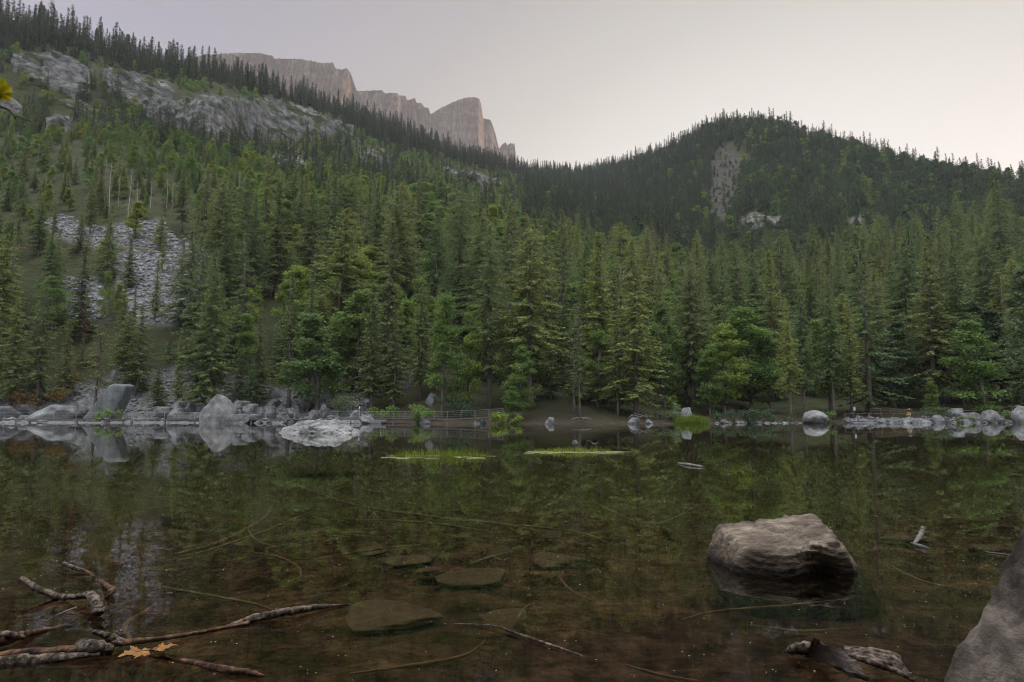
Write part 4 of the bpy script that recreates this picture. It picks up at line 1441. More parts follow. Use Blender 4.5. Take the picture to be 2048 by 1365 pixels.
SHORE = [
    (75, 152, 808, 842, 117, 'wide rounded grey boulder behind the boardwalk at the left', 1), (155, 186, 802, 828, 118, 'pale block leaning against the foot of the tilted slab', 2),
    (-12, 42, 815, 842, 117, 'grey rock cut off by the left edge of the picture', 3), (40, 78, 812, 838, 119, 'grey rock between the left edge and the wide rounded boulder', 0),
    (222, 248, 728, 768, 128, 'tall grey rock standing above the tilted slab', 2), (344, 372, 800, 826, 117, 'round-topped grey rock left of the biggest pale boulder', 1),
    (366, 392, 808, 834, 116, 'smaller grey rock next to the biggest pale boulder', 5), (337, 372, 818, 838, 113, 'flat grey rock at the boardwalk left of the biggest pale boulder', 6),
    (304, 342, 816, 836, 115, 'low grey rock on the shore pavement', 4), (366, 398, 748, 772, 132, 'pale rock high on the bank above the biggest pale boulder', 3),
    (360, 402, 768, 802, 126, 'sloping grey outcrop on the bank above the biggest pale boulder', 6), (372, 402, 826, 842, 112, 'low rock touching the biggest pale boulder at the boardwalk', 7),
    (464, 492, 804, 826, 113, 'pointed rock right of the biggest pale boulder', 0), (486, 516, 810, 834, 112, 'angular pale rock in the row behind the boardwalk', 5),
    (460, 484, 818, 838, 111, 'cracked rock at the foot of the biggest pale boulder', 8), (468, 508, 830, 846, 108, 'brownish low rock at the water by the biggest pale boulder', 4),
    (514, 528, 816, 836, 111, 'narrow upright stone in the row behind the boardwalk', 2), (524, 552, 814, 836, 112, 'square pale rock in the row behind the boardwalk', 3),
    (536, 558, 778, 804, 122, 'tall square block on the bank behind the row of rocks', 2), (530, 562, 800, 818, 119, 'block carrying the tall square block on the bank', 7),
    (594, 624, 797, 820, 119, 'dark-topped grey rock on the bank above the rock islet', 1), (616, 642, 788, 814, 121, 'grey rock beside the dark-topped one on the bank', 8),
    (576, 592, 818, 834, 112, 'small pale stone behind the boardwalk left of the islet', 0), (616, 638, 822, 838, 111, 'flat pale stone behind the boardwalk above the islet', 6),
    (638, 656, 810, 834, 112, 'upright blue-grey stone behind the boardwalk above the islet', 5), (655, 678, 800, 816, 118, 'pale rock in the rubble above the islet', 3),
    (698, 722, 822, 842, 110, 'square grey rock touching the boardwalk right of the islet', 7), (722, 748, 834, 850, 101, 'pale stone in the water before the boardwalk', 0),
    (746, 768, 841, 850, 100, 'flat white stone in the water before the boardwalk', 4), (700, 712, 840, 850, 103, 'small stone under the boardwalk right of the islet', 1),
    (804, 830, 745, 790, 122, 'tall stacked grey rock among the trees on the bank', 6), (852, 876, 785, 816, 114, 'mossy grey rock above the curved boardwalk', 1),
    (845, 860, 842, 850, 97, 'white flat stone under the curved boardwalk', 4), (960, 972, 840, 850, 96, 'pale stone holding up the end of the curved boardwalk', 0), (946, 960, 845, 850, 96, 'small flat stone beside the boardwalk end', 3),
    (1092, 1108, 834, 851, 95, 'white rounded stone at the foot of the dirt bank', 1), (1258, 1280, 837, 852, 97, 'white rock at the water below the large wide-branched spruce', 3), (1290, 1306, 840, 850, 99, 'small pale rock right of the white one at the water', 5),
    (1338, 1358, 808, 835, 113, 'dark grey rock in the bushes left of the yellow reeds', 2), (1364, 1386, 818, 846, 106, 'tall grey rock behind the yellow reeds', 6),
    (1964, 1996, 823, 848, 114, 'triangular grey rock below the right-hand fence', 2), (2026, 2066, 810, 848, 112, 'big grey boulder cut off by the right edge', 1), (1898, 1926, 818, 832, 119, 'grey rock behind the right-hand fence start', 3),
    (1862, 1890, 832, 848, 114, 'slanting grey slab at the water below the wooden fence', 6), (1915, 1960, 828, 846, 115, 'broad flat outcrop below the right-hand fence', 4), (1826, 1858, 838, 849, 112, 'low pale slab at the water below the wooden fence', 7),
]
for k, (u0, u1, v0, v1, D, lab, var) in enumerate(SHORE):
    set_rock('shore_rock', u0, u1, v0, v1, D + (3.0 if u0 < 560 and v1 < 843 else 0), lab, 'rock', var=var)
set_rock('round_boulder', 1607, 1657, 821, 850, 108, 'round pale boulder standing at the water on the right', 'boulder', mesh=rnd_)

# nameless stones along the waterline
rs_ = random.Random(31)
STONES = []
for k in range(150):
    if k < 80:
        u, grp, lab = rs_.uniform(-20, 745), 'small stones of the rocky shore behind the boardwalk', 'small grey stone on the rocky shore behind the long boardwalk'
        D = 106 + 8 * (u < 500) + rs_.uniform(0, 9)
    elif k < 126:
        u, grp, lab = rs_.uniform(1690, 2060), 'small stones below the wooden fences', 'small grey stone at the waterline below the wooden fences'
        D = 112 + rs_.uniform(-1.0, 4)
    else:
        u, grp, lab = rs_.uniform(1425, 1605), 'small stones left of the round boulder', 'small grey stone at the waterline left of the round boulder'
        D = 104 + (u - 1425) / 180 * 5
    x, y, z = ground_at(u, D)
    s = rs_.uniform(.25, .75) * (1.3 if rs_.random() < .25 else 1) * (0.6 if k >= 126 else 1)
    o = link('shore_stone', POOL[rs_.randrange(9)], None, (x, y, max(z, -0.1) + s * .15), (rs_.uniform(-.3, .3), rs_.uniform(-.3, .3), rs_.uniform(0, 6.3)), (s * 1.2, s, s * .75))
    tag(o, lab, 'stone', grp)
    STONES.append((project(x, y, z)[0], o))


BETWEEN = [(75, 'left of the wide rounded boulder'), (186, 'between the wide rounded boulder and the slab'), (340, 'between the slab and the round-topped rock'), (402, 'just left of the biggest pale boulder'), (470, 'in front of the biggest pale boulder'),
           (560, 'among the row of angular rocks'), (640, 'behind the rock islet'), (760, 'right of the rock islet'), (1520, 'at the waterline right of the yellow reeds'), (1690, 'at the waterline left of the round boulder'), (1760, 'below the first fence posts'),
           (1830, 'below the middle of the wooden fence'), (1900, 'below the gap between the fences'), (1962, 'left of the triangular rock'), (9999, 'right of the triangular rock')]
cells = {}
for u, o in sorted(STONES, key=lambda q: q[0]):
    cells.setdefault(next(n for lim, n in BETWEEN if u < lim), []).append(o)
for n, lst in cells.items():
    for i, o in enumerate(lst):
        o['label'] = f"{ORD[min(i, 24)]} small grey stone{' from left' if i else ''} {n}"


def rubble(name, label, want, per_area, smin, smax, seed, mat, shape_seed):
    """Loose stones, too many to count, as one mesh."""
    p, ri, ci = scatter(per_area, want, seed)
    r = np.random.default_rng(seed)
    d, f = ICO[1]
    n = len(p)
    shapes = []
    for k in range(8):
        v, _ = rock_arrays(shape_seed + k, sub=1, sharp=14, rough=.08)
        shapes.append(v)
    shapes = np.array(shapes)
    pick = r.integers(0, 8, n)
    s = smin + (smax - smin) * r.random(n) ** 3
    ang = r.uniform(0, 6.28, n)
    v = shapes[pick] * (s[:, None] * np.stack([r.uniform(.8, 1.3, n), r.uniform(.8, 1.2, n), r.uniform(.45, .8, n)], 1))[:, None, :]
    ca, sa = np.cos(ang)[:, None], np.sin(ang)[:, None]
    v = np.stack([v[..., 0] * ca - v[..., 1] * sa, v[..., 0] * sa + v[..., 1] * ca, v[..., 2]], -1)
    v = v + p[:, None, :] + np.array([0, 0, .1])
    nv = v.shape[1]
    ff = (f[None] + (np.arange(n) * nv)[:, None, None]).reshape(-1, 3)
    o = link(name, mesh_np(name, v.reshape(-1, 3), ff, [mat], smooth=False))
    tag(o, label, kind='stuff')
    return n


M['scree'] = surf_mat('scree stones', [(0.3, (0.11, 0.11, 0.113)), (0.5, (0.20, 0.20, 0.203)), (0.7, (0.31, 0.31, 0.31))], 0.7, 4, 0.9, 0.0)
M['cliff_stone'] = surf_mat('cliff stones', [(0.3, (0.05, 0.05, 0.048)), (0.5, (0.09, 0.09, 0.086)), (0.7, (0.15, 0.148, 0.142))], 0.3, 4, 0.9, 0.0)
n1 = rubble('scree_rubble', 'grey scree of loose stones below and above the trail railing', lambda U, V, D, T: np.where(mk_scree[:-1, :-1] & (U > -50), 1.0, 0.0), 2.6, .18, .85, 71, M['scree'], 650)
n2 = rubble('shore_rubble', 'loose rubble between the rocks of the far shore', lambda U, V, D, T: np.where(mk_shore[:-1, :-1] & (T > 1.3) & (U > -60) & (U < 2110), 1.0, 0.0), 1.3, .12, .6, 72, M['scree'], 660)
n3 = rubble('cliff_rubble', 'broken rock lying on the ledges of the upper cliffs', lambda U, V, D, T: np.where((mk_cliff | mk_scar)[:-1, :-1] & (U > -50), 1.0, 0.0), .02, .4, 1.5, 73, M['cliff_stone'], 670)
print('RUBBLE', n1, n2, n3)


# ------------------------------------------------------------------ cliff faces standing out of the slopes
def cliff_material(name, lo, mid, hi):
    m, t, out = new_mat(name)
    tc = nd(t, 'ShaderNodeTexCoord')
    def noise(scale, stretch, rot=(0, 0, 0), detail=6):
        mp = nd(t, 'ShaderNodeMapping')
        mp.inputs['Scale'].default_value = stretch
        mp.inputs['Rotation'].default_value = rot
        t.links.new(tc.outputs['Object'], mp.inputs['Vector'])
        n = nd(t, 'ShaderNodeTexNoise', Scale=scale, Detail=detail, Roughness=0.65)
        t.links.new(mp.outputs[0], n.inputs['Vector'])
        return n.outputs['Fac']
    a = noise(0.35, (1, .4, .8))
    c = ramp(t, [(0.32, lo), (0.5, mid), (0.68, hi)], a).outputs['Color']
    g = ramp(t, [(0.52, (0, 0, 0)), (0.58, (1, 1, 1))], noise(0.10, (1, .5, 1.3))).outputs['Color']
    geo = nd(t, 'ShaderNodeNewGeometry')
    sx = nd(t, 'ShaderNodeSeparateXYZ')
    t.links.new(geo.outputs['Normal'], sx.inputs[0])
    flat = ramp(t, [(0.6, (0, 0, 0)), (0.8, (1, 1, 1))], sx.outputs['Z']).outputs['Color']     # turf holds on the ledges
    gg = mixc(t, 1.0, g, flat, 'SCREEN')
    col = mixc(t, gg, c, (0.050, 0.062, 0.026))
    b = nd(t, 'ShaderNodeBsdfDiffuse')
    t.links.new(col, b.inputs['Color'])
    bp = nd(t, 'ShaderNodeBump', Strength=0.8, Distance=1.2)
    t.links.new(noise(0.6, (1.2, .5, 1.2)), bp.inputs['Height'])
    t.links.new(bp.outputs[0], b.inputs['Normal'])
    t.links.new(b.outputs[0], out.inputs['Surface'])
    return m


M['cliff'] = cliff_material('grey cliff', (0.055, 0.054, 0.051), (0.125, 0.123, 0.119), (0.225, 0.222, 0.215))
M['cliff_pale'] = cliff_material('pale cliff', (0.08, 0.075, 0.066), (0.17, 0.162, 0.148), (0.29, 0.278, 0.252))


def cliff_face(label, cols, mat, seed, relief=1.0):
    cu, ct, cb = (np.array(c, float) for c in zip(*cols))
    us = np.arange(cu[0], cu[-1] + .1, 1.3)
    jig = lambda k, a: a * fbm(P3(us / 13.0, 0 * us + k), 3, seed + k)
    vt, vb = np.interp(us, cu, ct) + jig(1, 7), np.interp(us, cu, cb) + jig(2, 5)
    vb = np.maximum(vb, vt + 3)
    db = np.array([depth_at(a, b) for a, b in zip(us, vb)])
    dt = np.array([depth_at(a, b) for a, b in zip(us, vt)])
    k = np.ones(41) / 41
    pad = lambda q: np.convolve(np.pad(q, 20, mode='edge'), k, 'valid')
    db, dt = pad(db), np.maximum(pad(dt), pad(db))
    rows = np.linspace(0, 1, 46)[:, None]
    V = vb[None] + (vt - vb)[None] * rows
    lean = np.minimum(dt - db, 0.35 * (vb - vt) / F * db)
    D = (db - 1.5)[None] + lean[None] * rows
    X, Y, Z = (np.array(q) for q in at(us[None] + 0 * V, V, D))
    h = np.clip(rows * 6, 0, 1) * np.clip((us - us[0]) / 8, 0, 1)[None] * np.clip((us[-1] - us) / 8, 0, 1)[None]
    Y = Y - h * relief * (4.5 * np.abs(fbm(P3(X / 14, 0 * Y, Z / 14), 3, seed)) + 2.2 * fbm(P3(X / 16, 0 * Y, Z / 5.0), 3, seed + 3) + 4.2 * fbm(P3(X / 4.5, 0 * Y, Z / 5.5), 4, seed + 6))
    top = [np.stack(at(us, vt + 1.5 * q, (db + lean - 1.5) * (1 - q) + (dt + 6) * q), -1) for q in (.4, 1.0)]
    base = np.stack([X[0], Y[0] + 3, Z[0] - 8], -1)[None]
    verts = np.concatenate([base, np.stack([X, Y, Z], -1), np.stack(top, 0)], 0)
    o = link('cliff_face', mesh_np('cliff_face', verts.reshape(-1, 3), grid_faces(verts.shape[0], verts.shape[1]), [M[mat]]))
    tag(o, label, 'cliff', 'cliffs on the wooded slopes')


cliff_face('rounded grey cliff below the dark ridge trees at the upper left', [(205, 136, 162), (240, 144, 204), (300, 156, 208), (346, 185, 202)], 'cliff', 801)
cliff_face('longest grey cliff band across the left slope', [(285, 208, 232), (330, 200, 262), (400, 193, 288), (480, 202, 294), (560, 202, 284), (640, 234, 282), (708, 254, 268)], 'cliff', 811)
cliff_face('grey cliff highest on the slope at the far left', [(22, 116, 138), (70, 110, 170), (130, 110, 188), (180, 142, 182)], 'cliff', 821)
cliff_face('small grey cliff among the scrub below the rounded one', [(92, 236, 268), (125, 230, 282), (152, 246, 274)], 'cliff', 831)
cliff_face('grey rock dome behind the overhanging twig at the left edge', [(-60, 190, 232), (0, 190, 238), (30, 200, 242), (60, 234, 246)], 'cliff', 841)
cliff_face('pale cliff at the foot of the landslide scar', [(1474, 446, 470), (1508, 428, 486), (1562, 434, 470)], 'cliff_pale', 851)
cliff_face('pale cliff half hidden behind the forest on the right hill', [(1672, 448, 462), (1718, 432, 474), (1766, 448, 466)], 'cliff_pale', 861)
cliff_face('pale cliff between the spruces near the right edge', [(1962, 426, 455), (1985, 418, 464), (2012, 420, 458)], 'cliff_pale', 871)
cliff_face('broken grey outcrop in the scrub at the ridge foot', [(712, 318, 338), (755, 300, 344), (795, 330, 344)], 'cliff', 881)
cliff_face('low grey outcrop line near the valley head', [(880, 336, 350), (950, 346, 374), (1012, 370, 380)], 'cliff', 891)

# ------------------------------------------------------------------ boardwalk, fences, trail railing
M['plank'] = surf_mat('weathered planks', [(0.3, (0.11, 0.10, 0.092)), (0.7, (0.21, 0.196, 0.18))], 2.0, 5, 0.85, 0.3, stretch=(.3, 3, 1))
M['steel'] = surf_mat('galvanised steel', [(0.3, (0.24, 0.245, 0.25)), (0.7, (0.34, 0.345, 0.35))], 2.0, 3, 0.45, 0.0)
M['fence_wood'] = surf_mat('pale fence wood', [(0.3, (0.10, 0.075, 0.052)), (0.7, (0.18, 0.138, 0.10))], 2.0, 5, 0.85, 0.2, vary=.15)
M['rail_wood'] = surf_mat('orange larch rail', [(0.3, (0.28, 0.17, 0.09)), (0.7, (0.42, 0.27, 0.15))], 2.0, 5, 0.8, 0.2)
M['white'] = surf_mat('white painted board', [(0.3, (0.62, 0.62, 0.60)), (0.7, (0.74, 0.74, 0.72))], 2.0, 3, 0.6, 0.0)


def along(pts, n):
    """Evenly spaced points on a polyline."""
    P = [Vector(p) for p in pts]
    L = [0.0]
    for a, b in zip(P, P[1:]):
        L.append(L[-1] + (b - a).length)
    out = []
    for i in range(n):
        s = L[-1] * i / (n - 1)
        k = max(j for j in range(len(L)) if L[j] <= s + 1e-9)
        k = min(k, len(P) - 2)
        out.append(P[k].lerp(P[k + 1], (s - L[k]) / max(1e-9, L[k + 1] - L[k])))
    return out, L[-1]


def boardwalk(label, pix, n_posts, skip=()):
    pts = [at(*p) for p in pix]
    c = pts[len(pts) // 2]
    root = empty('boardwalk', (c[0], c[1], 0))
    tag(root, label, 'boardwalk', 'boardwalk sections along the far shore')
    inv = Vector((c[0], c[1], 0))
    path, L = along(pts, max(2, 2))
    boards, L = along(pts, max(3, int(math.dist(pts[0], pts[-1]) / 0.2)))
    mb, mj = MB(), MB()
    for i, p in enumerate(boards):
        q = boards[min(i + 1, len(boards) - 1)] - boards[max(i - 1, 0)]
        a = math.atan2(q.y, q.x)
        mb.box(Vector(p) - inv + Vector((0, .6, random.uniform(-.006, .006))), (0.185, 1.3, 0.05), a)
    link('deck', mb.mesh('deck', M['plank']), root)
    for off in (0.02, 1.15):
        bm_ = MB()
        bm_.tube([Vector(p) - inv + Vector((0, off, -0.12)) for p in pts], 0.07, 4)
        link('beam', bm_.mesh('beam', M['plank']), root)
    posts, _ = along(pts, n_posts)
    tops = []
    for i, p in enumerate(posts):
        if i in skip:
            continue
        q = p - inv
        pm = MB()
        pm.box((q.x, q.y + 0.04, q.z + 0.50), (0.042, 0.042, 1.15))
        link('post', pm.mesh('post', M['steel']), root)
        if i % 2 == 0:
            fm = MB()
            fm.box((q.x, q.y + 0.25, (q.z - 0.6) / 2 - .2), (0.22, 0.22, q.z + 0.5))
            link('footing', fm.mesh('footing', M['plank']), root)
    for hgt in (0.30, 0.55, 0.80, 1.04):
        cm_ = MB()
        cm_.tube([Vector(p) - inv + Vector((0, 0.04, hgt)) for p in posts], 0.006 if hgt < 1 else 0.010, 4)
        link('cable', cm_.mesh('cable', M['steel']), root)


boardwalk('boardwalk section in front of the wide rounded boulder at the left', [(-40, 838.5, 112), (100, 838.5, 112), (245, 839, 111)], 7)
boardwalk('boardwalk section between the tilted slab and the biggest pale boulder', [(262, 839, 110.5), (340, 838.5, 110), (418, 839, 108)], 6)
boardwalk('boardwalk section running behind the rock islet', [(502, 838.5, 107), (610, 838, 105.5), (733, 837.5, 103)], 9)
boardwalk('short boardwalk section right of the rock islet', [(737, 837.5, 103), (780, 837.5, 101.5), (834, 838, 99)], 5)
boardwalk('curved boardwalk section rising to the leafy bush', [(842, 838.5, 97), (890, 838, 96), (950, 836, 95.5), (1006, 832.5, 95)], 7)


def rail_fence(label, base, hgt, n_posts, name='wooden_fence', group='wooden fences on the right shore', mat='fence_wood', rails=(1.0, 0.55), rr=0.05, pr=0.055, on_ground=False, cat='fence'):
    pts = [Vector(ground_at(u, D)) if on_ground else Vector(at(u, v, D)) for u, v, D in base]
    c = pts[0]
    root = empty(name, c)
    tag(root, label, cat, group)
    posts, _ = along(pts, n_posts)
    tops = []
    rnd = random.Random(n_posts * 7 + int(base[0][0]))
    for p in posts:
        h = hgt * rnd.uniform(.95, 1.12)
        q = p - c
        pm = MB()
        pm.tube([q + Vector((0, 0, -.5)), q + Vector((rnd.uniform(-.04, .04), 0, h))], [pr, pr * .9], 6)
        link('post', pm.mesh('post', M[mat], True), root)
        tops.append(q)
    for f_ in rails:
        for a, b in zip(tops, tops[1:]):
            rm = MB()
            j = lambda: Vector((0, -pr, hgt * f_ + rnd.uniform(-.05, .05)))
            rm.tube([a + j(), b + j()], [rr, rr * .85], 6)
            link('rail', rm.mesh('rail', M[mat], True), root)
    return root


rail_fence('front run of wooden rail fence along the water on the right', [(1690, 838, 117), (1750, 838, 117), (1862, 837, 117)], 0.95, 8, rails=(0.95,))
rail_fence('upper run of wooden rail fence sloping down to the tree stump', [(1742, 828, 122), (1780, 827, 122), (1824, 831, 121)], 0.95, 5, rails=(0.95, .5))
rail_fence('wooden rail fence behind the broad flat outcrop', [(1902, 831, 119), (1945, 831, 119), (1990, 828, 119)], 0.85, 5, rails=(0.95,))
rail_fence('wooden rail fence at the right edge behind the big boulder', [(1998, 826, 119), (2045, 824, 118), (2080, 824, 117)], 0.95, 4, rails=(0.95, .4))
rail_fence('short wooden rail fence left of the round pale boulder', [(1568, 828, 121), (1612, 826, 121)], 0.9, 3, rails=(0.95,))
rail_fence('long trail railing with orange top rail crossing the grey scree', [(167, 0, 167), (235, 0, 167), (300, 0, 166.5), (362, 0, 166)], 1.1, 7, 'trail_railing', 'trail railings on the left slope', 'rail_wood', (1.0,), .07, .07, True, 'railing')
rail_fence('short orange trail railing half hidden at the far left', [(38, 0, 172), (78, 0, 171)], 1.3, 3, 'trail_railing', 'trail railings on the left slope', 'rail_wood', (1.0, .45), .07, .07, True, 'railing')

# little plank bridge of the trail
g0, g1 = Vector(ground_at(138, 167)), Vector(ground_at(168, 167))
zt = max(g0.z, g1.z) + 0.5
br = empty('trail_bridge', (g0.x, g0.y, zt))
tag(br, 'small red-brown plank bridge at the start of the trail railing', 'bridge')
n_ = 14
for i in range(n_):
    bm_ = MB()
    bm_.box(((g1.x - g0.x) * (i + .5) / n_, 0, random.uniform(-.01, .01)), ((g1.x - g0.x) / n_ * .92, 1.4, .07))
    link('plank', bm_.mesh('plank', M['rail_wood']), br)
for x in (0.2, (g1.x - g0.x) * .5, g1.x - g0.x - .2):
    bm_ = MB()
    bm_.box((x, -.55, -.75), (.16, .16, 1.4))
    link('leg', bm_.mesh('leg', M['fence_wood']), br)

# notice on the spruce, marker post, stump
tr_ = next(t for t in TREES if t['label'] and 'white notice' in t['label'])
x, y, z = tr_['p']
mb = MB()
mb.box((0, 0, 0), (.34, .05, .62))
nz_ = at(1709, 818, y)[2]
tag(link('notice_board', mb.mesh('notice', M['white']), None, (x + .2, y - .42, nz_)), 'small white notice fixed to a spruce trunk at the fence', 'notice')
x, y, z = at(719, 840, 104)
mk = empty('marker_post', (x, y - .1, z - .3))
tag(mk, 'thin marker post with white top at the boardwalk right of the islet', 'post')
mb = MB(); mb.box((0, 0, 1.0), (.06, .06, 2.0)); link('post', mb.mesh('post', M['steel']), mk)
mb = MB(); mb.box((0, 0, 2.15), (.14, .08, .32)); link('sign', mb.mesh('sign', M['white']), mk)
M['stump'] = surf_mat('cut wood', [(0.3, (0.24, 0.15, 0.08)), (0.7, (0.38, 0.26, 0.15))], 4.0, 4, 0.8, 0.4, stretch=(1, 1, .2))
mb = MB()
x, y, z = at(1817, 831, 120.5)
mb.tube([(0, 0, -.4), (0, 0, 0), (.02, 0, .45), (.05, 0, 1.0), (.02, 0, 1.12)], [.5, .42, .34, .32, .26], 10, .12, 3)
tag(link('tree_stump', mb.mesh('stump', M['stump'], True), None, (x, y, z)), 'pale broken tree stump beside the upper fence', 'stump')

# driftwood roots at the foot of the wide-branched spruce
M['grey_wood'] = surf_mat('grey driftwood', [(0.3, (0.08, 0.07, 0.06)), (0.7, (0.20, 0.18, 0.16))], 4.0, 4, 0.8, 0.3, stretch=(1, 1, .3))
mb = MB()
rr = random.Random(4)
for k in range(9):
    a = at(rr.uniform(1254, 1300), rr.uniform(834, 840), 101)
    b = at(rr.uniform(1254, 1300), rr.uniform(827, 838), 101 + rr.uniform(-1, 1))
    m_ = (Vector(a) + Vector(b)) / 2 + Vector((0, 0, rr.uniform(.1, .4)))
    mb.tube(smooth_path([a, m_, b], 3), .06, 5)
tag(link('driftwood_tangle', mb.mesh('tangle', M['grey_wood'], True)), 'tangle of grey driftwood branches below the wide-branched spruce', 'driftwood')
mb = MB()
for k in range(8):
    a = at(1160 + rr.uniform(-4, 4), 837, 99)
    b = at(1160 + rr.uniform(-28, 28), 839 + rr.uniform(-1, 1), 97.5)
    mb.tube(smooth_path([a, (Vector(a) + Vector(b)) / 2 + Vector((0, 0, .12)), b], 3), [.12, .1, .09, .08, .07, .06, .04][:4] if False else .06, 5)
tag(link('bare_roots', mb.mesh('roots', M['grey_wood'], True)), 'bare grey roots spreading below the thin spruce on the dirt bank', 'roots')


# ------------------------------------------------------------------ bushes and grass of the far shore
def bush(name, label, u, v0, v1, w_px, D, mat, cat='bush', seed=0, n=9, per=70, size=.3, flat=.7, group='bushes along the shore'):
    r = np.random.default_rng(seed)
    x, y, zb = at(u, v1, D)
    h = (v1 - v0) / F * D
    w = w_px / F * D
    cs = np.stack([r.uniform(-.5, .5, n) * w, r.uniform(-.4, .4, n) * w, (r.random(n) ** .8) * h * .85 + .1 * h], 1)
    vf = clump_leaves(r, cs, np.full(n, max(.3, min(w, h) * .33)), flat, per, size)
    root = empty(name, (x, y, zb))
    tag(root, label, cat, group)
    link('leaves', mesh_np('leaves', vf[0], vf[1], [M[mat]], smooth=False), root)
    mb = MB()
    for c in cs[:5]:
        mb.tube([(0, 0, -.3), (c[0] * .5, c[1] * .5, c[2] * .5), tuple(c)], [.05, .035, .012], 4)
    link('stems', mb.mesh('stems', M['bark'], True), root)


bush('bracken_bush', 'ochre withered bracken behind the leftmost rocks', 48, 785, 818, 50, 121, 'ochre', seed=1)
bush('bracken_bush', 'ochre bracken between the rounded boulder and the slab', 120, 780, 806, 45, 122, 'ochre', seed=2)
bush('bracken_bush', 'small ochre bracken high on the bank by the leaning spruce', 150, 748, 790, 24, 126, 'ochre', seed=3, n=6)
bush('shore_bush', 'low green bush in front of the tilted slab', 213, 822, 841, 40, 111, 'leaf', seed=4, n=8)
bush('willow_bush', 'pale grey-green willow bush above the rock islet', 690, 788, 822, 46, 113, 'leaf_pale', seed=5, n=14)
bush('shore_bush', 'green bush in front of the short boardwalk section', 836, 818, 846, 22, 99, 'leaf', seed=6, n=8)
bush('shore_bush', 'broad green bush behind the curved boardwalk', 915, 795, 832, 70, 106, 'leaf_dark', seed=7, n=16)
bush('shore_bush', 'dark green bush under the trees by the dirt bank', 1010, 828, 850, 60, 95, 'leaf', seed=8, n=14)
bush('shore_bush', 'grey-green bush left of the yellow reeds', 1325, 824, 846, 60, 104, 'leaf_pale', seed=9, n=12)
bush('shore_bush', 'dark bush between the reeds and the round boulder', 1465, 822, 847, 90, 107, 'leaf_dark', seed=10, n=20)
bush('shore_bush', 'second dark bush left of the round boulder', 1540, 820, 846, 70, 110, 'leaf_dark', seed=11, n=16)
bush('shore_bush', 'yellowish bush behind the round boulder', 1657, 826, 846, 28, 112, 'leaf', seed=12, n=8)
bush('shore_bush', 'dark bush hanging over the slanting slab', 1872, 815, 846, 40, 115, 'leaf_dark', seed=13, n=12)
bush('shore_bush', 'green bush between the triangular rock and the right edge', 2012, 824, 848, 36, 113, 'leaf', seed=14, n=10)
bush('shore_bush', 'mossy bush below the right-hand fence', 1935, 836, 848, 26, 113, 'leaf', seed=15, n=7)
bush('shore_bush', 'low green scrub behind the short boardwalk section', 770, 815, 836, 60, 107, 'leaf', seed=16, n=12)
bush('shore_bush', 'low green scrub above the curved boardwalk', 850, 812, 834, 46, 104, 'leaf', seed=17, n=10)


def blades(r, n, cx, cy, rx, ry, h0, h1, width, lean=.3, z0=0.0):
    a = r.uniform(0, 6.28, n)
    q = np.sqrt(r.random(n))
    base = np.stack([cx + np.cos(a) * q * rx, cy + np.sin(a) * q * ry, np.full(n, z0)], 1)
    d = unit(np.stack([r.normal(0, lean, n), r.normal(0, lean, n), np.ones(n)], 1))
    sd = unit(np.cross(d, r.normal(0, 1, (n, 3))))
    ln = r.uniform(h0, h1, n) * (1.15 - .5 * q)
    return kites(base, d, sd, ln, np.full(n, width))


r = np.random.default_rng(8)
x, y, z = at(1385, 847, 101)
vf = blades(r, 900, 0, 0, 2.6, 1.0, .6, 1.9, .07, .22)
root = empty('reed_clump', (x, y, -.05))
tag(root, 'bright yellow reed clump at the water on the far shore', 'reeds')
o = link('reed_blades', mesh_np('reeds', vf[0], vf[1], [M['reed']], smooth=False), root)
o['kind'] = 'stuff'

# ------------------------------------------------------------------ foreground boulders
fb_planes = [((-0.12, -0.17, 0.97), 0.262), ((-0.45, -0.88, 0.10), 0.37), ((0.12, -1.0, 0.06), 0.30), ((0.78, -0.22, 0.56), 0.385), ((-0.97, -0.1, 0.18), 0.48), ((0, 1, 0.1), 0.36),
             ((0, 0, -1), 0.30), ((0.55, -0.83, 0.12), 0.40), ((-0.75, -0.2, 0.65), 0.44), ((1, -0.1, -0.25), 0.62), ((0.1, -0.9, -0.4), 0.31), ((-0.9, -0.1, -0.35), 0.47)]
v, f = rock_arrays(701, fb_planes, 6, 30, 0.034, 0.03, (0.10, -0.30, 1.0), (1, 1, 1), 3.4, 0.035)
# hollow in the front face
dd = np.exp(-(((v[:, 0] - .10) / .15) ** 2 + ((v[:, 2] - .02) / .13) ** 2)) * (v[:, 1] < 0)
v[:, 1] += .10 * dd
x, y, z = on_level(1588, 1158, 0)
tag(link('near_boulder', mesh_np('near_boulder', v, f, [M['rock_near']]), None, (x + .13, y + .36, -.02), (0, 0, 0), (.92, .95, .92)), 'brown blocky boulder standing in the shallow water in front', 'boulder')
# the corner boulder: two faces meet in an edge that runs from the water up to the right
ea, eb = Vector(at(1868, 1372, 2.25)), Vector(at(2056, 1052, 2.3))
rc = Vector((2.15, 2.35, .15))
nc = (ea - Vector((0, 0, CAM_H))).cross(eb - Vector((0, 0, CAM_H))).normalized()
if nc.x > 0:
    nc = -nc
n_front, n_back = (nc + Vector((0, -.55, 0))).normalized(), (nc + Vector((0, .55, 0))).normalized()
rb_planes = [(n_front, n_front.dot(ea - rc)), (n_back, n_back.dot(ea - rc)), ((0.1, -1, 0.25), 0.62), ((0, 0.2, 1), 0.85), ((1, 0, 0.1), 0.9), ((0, 1, 0.2), 0.7), ((0, 0, -1), 0.6)]
v, f = rock_arrays(702, [(tuple(a), b) for a, b in rb_planes], 6, 30, 0.045, 0.03, (1.0, 0.2, -0.75), (1, 1, 1), 3.0, 0.03)
tag(link('near_boulder', mesh_np('right_boulder', v, f, [M['rock_right']]), None, rc), 'weathered grey boulder cut off by the lower right corner', 'boulder')

